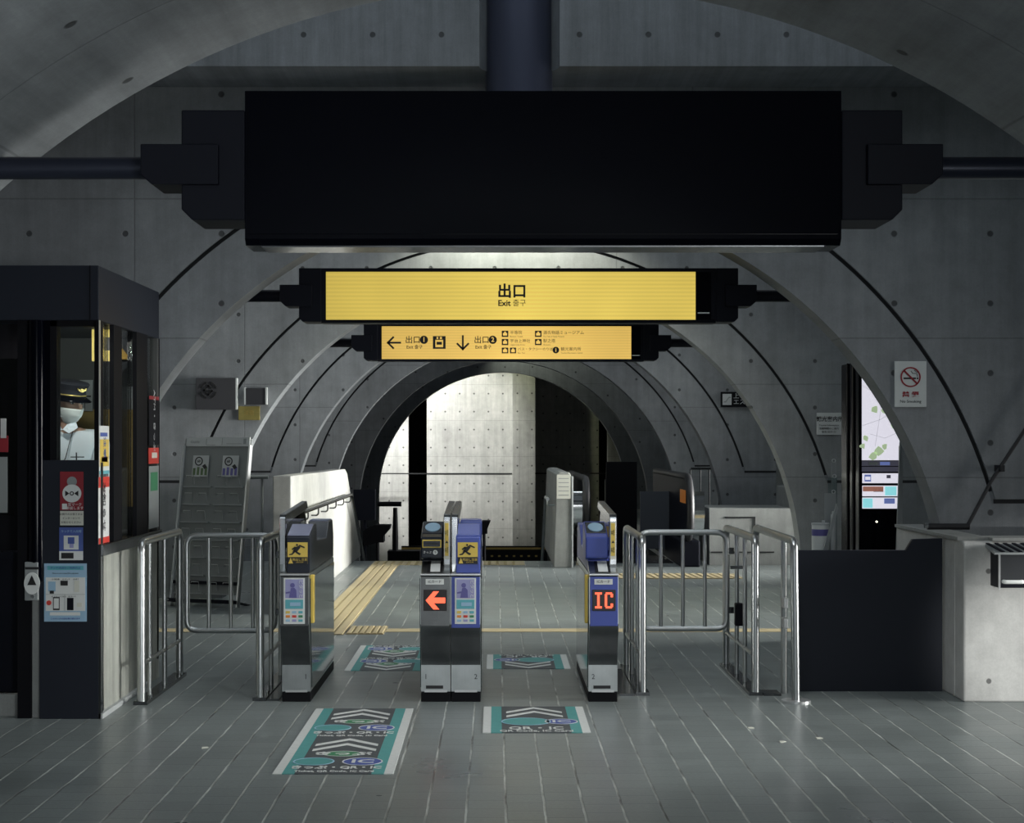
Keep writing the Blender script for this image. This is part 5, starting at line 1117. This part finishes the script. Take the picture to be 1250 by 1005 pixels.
obj('case', MB().box(X(1219, f), X(1219, f)+.42, f, 9.76, Z(718, f), Z(675, f)), M['charcoal'], bx, bevel=.004)
obj('front_door', MB().box(X(1220.5, f), X(1219, f)+.41, f-.008, f, Z(713, f), Z(676, f)), mat('box_grey', (.05, .053, .058), .3, .4), bx, bevel=.003)
obj('handle', MB().tube(bend([(X(1224.5, f), f, Z(710, f)), (X(1224.5, f), f-.035, Z(710, f)), (X(1246.5, f), f-.035, Z(710, f)), (X(1246.5, f), f, Z(710, f))], .012), .012, 10), M['white'], bx, smooth=True)
obj('hinge_strip', MB().box(X(1218.5, f), X(1220.5, f), f-.012, f, Z(720, f), Z(675, f)), M['silver'], bx)
lid = MB().prism([(f-.02, Z(674.5, f)), (9.76, Z(666, f)), (9.76, Z(670, f)), (f-.02, Z(677, f))], X(1219, f)-.03, X(1219, f)+.44)
lo_ = obj('lid', lid, M['grey'], bx)
sl_ = MB()
for i in range(8):
    xx = X(1219, f)+.01+.05*i; sl_.add([(xx, f-.022, Z(674.3, f)+.001), (xx+.02, f-.022, Z(674.3, f)+.001), (xx-.02, 9.75, Z(666, f)+.001), (xx-.04, 9.75, Z(666, f)+.001), (xx, f-.022, Z(674.3, f)+.006), (xx+.02, f-.022, Z(674.3, f)+.006), (xx-.02, 9.75, Z(666, f)+.006), (xx-.04, 9.75, Z(666, f)+.006)], [(4, 5, 6, 7), (0, 1, 5, 4), (1, 2, 6, 5), (3, 0, 4, 7), (2, 3, 7, 6)])
obj('slats', sl_, M['charcoal'], lo_)
t = thing('conduit', 'black conduit rising diagonally across the right wall from behind the counter', 'pipe', (3.0, 10.7, .99))
yp = 10.70
obj('pipe', MB().tube([(X(1132, yp), yp, Z(643, yp)), (X(1183, yp), yp, Z(643, yp))], .02, 12), M['rubber'], t, smooth=True)
obj('pipe', MB().tube([(X(1180, yp), yp, Z(644, yp)), (X(1212, yp), yp+.04, Z(588, yp)), (X(1262, yp), yp+.04, Z(512, yp)), (X(1420, yp), yp+.04, Z(266, yp)), (X(1420, yp), yp+.04, 6.39)], .012, 10), M['rubber'], t, smooth=True)
obj('clip', MB().box(X(1221, yp), X(1226, yp), yp-.01, YW[0], Z(576, yp), Z(568, yp)), M['rubber'], t)
obj('end_fitting', MB().cyl((X(1127, yp), yp-.03, Z(641, yp)), (X(1131, yp), yp-.03, Z(641, yp)), .02, 10), M['chrome'], t)
# no smoking sign on the first arch
ns = thing('no_smoking_sign', 'white no smoking sign with a red ring, on the right wall', 'sign', (X(1111.5, 10.82), 10.82, Z(497, 10.82)))
f = YW[0]-.012; v_ = f/F
obj('plate', MB().box(X(1092, f), X(1131, f), f, YW[0]-.001, Z(497, f), Z(441, f)), mat('sign_white', (.55, .58, .57), .5), ns, bevel=.002)
rc_ = (X(1111.5, f), Z(460.5, f))
obj('cigarette', MB().box(X(1103, f), X(1118, f), f-.002, f, Z(463, f), Z(461, f)).box(X(1119, f), X(1121, f), f-.002, f, Z(463, f), Z(461, f)), M['ink'], ns)
obj('smoke', MB().tube([(X(1112, f), f-.001, Z(453, f)), (X(1114, f), f-.001, Z(456, f)), (X(1119, f), f-.001, Z(456, f)), (X(1120, f), f-.001, Z(460, f))], .0022, 6).tube([(X(1116, f), f-.001, Z(452, f)), (X(1118, f), f-.001, Z(454, f)), (X(1122, f), f-.001, Z(455, f)), (X(1122.5, f), f-.001, Z(460, f))], .0018, 6), M['ink'], ns)
obj('red_ring', MB().ring(rc_, 12.3*v_, 12.3*v_, 1.7*v_, f-.003, f, 40), M['dred'], ns)
a_ = 11.3*v_*.7071; w_ = .7*v_
obj('red_bar', MB().prism([(rc_[0]-a_-w_, rc_[1]+a_-w_), (rc_[0]-a_+w_, rc_[1]+a_+w_), (rc_[0]+a_+w_, rc_[1]-a_+w_), (rc_[0]+a_-w_, rc_[1]-a_-w_)], f-.003, f, 'y'), M['dred'], ns)
text('禁 煙', 7.2*v_, M['dred'], ns, front(X(1111.5, f), f, Z(482, f)), bold=.0012, sx=1.25)
text('No Smoking', 5.2*v_, M['ink'], ns, front(X(1111.5, f), f, Z(490.3, f)))
# ------------------------------------------------------------------ end
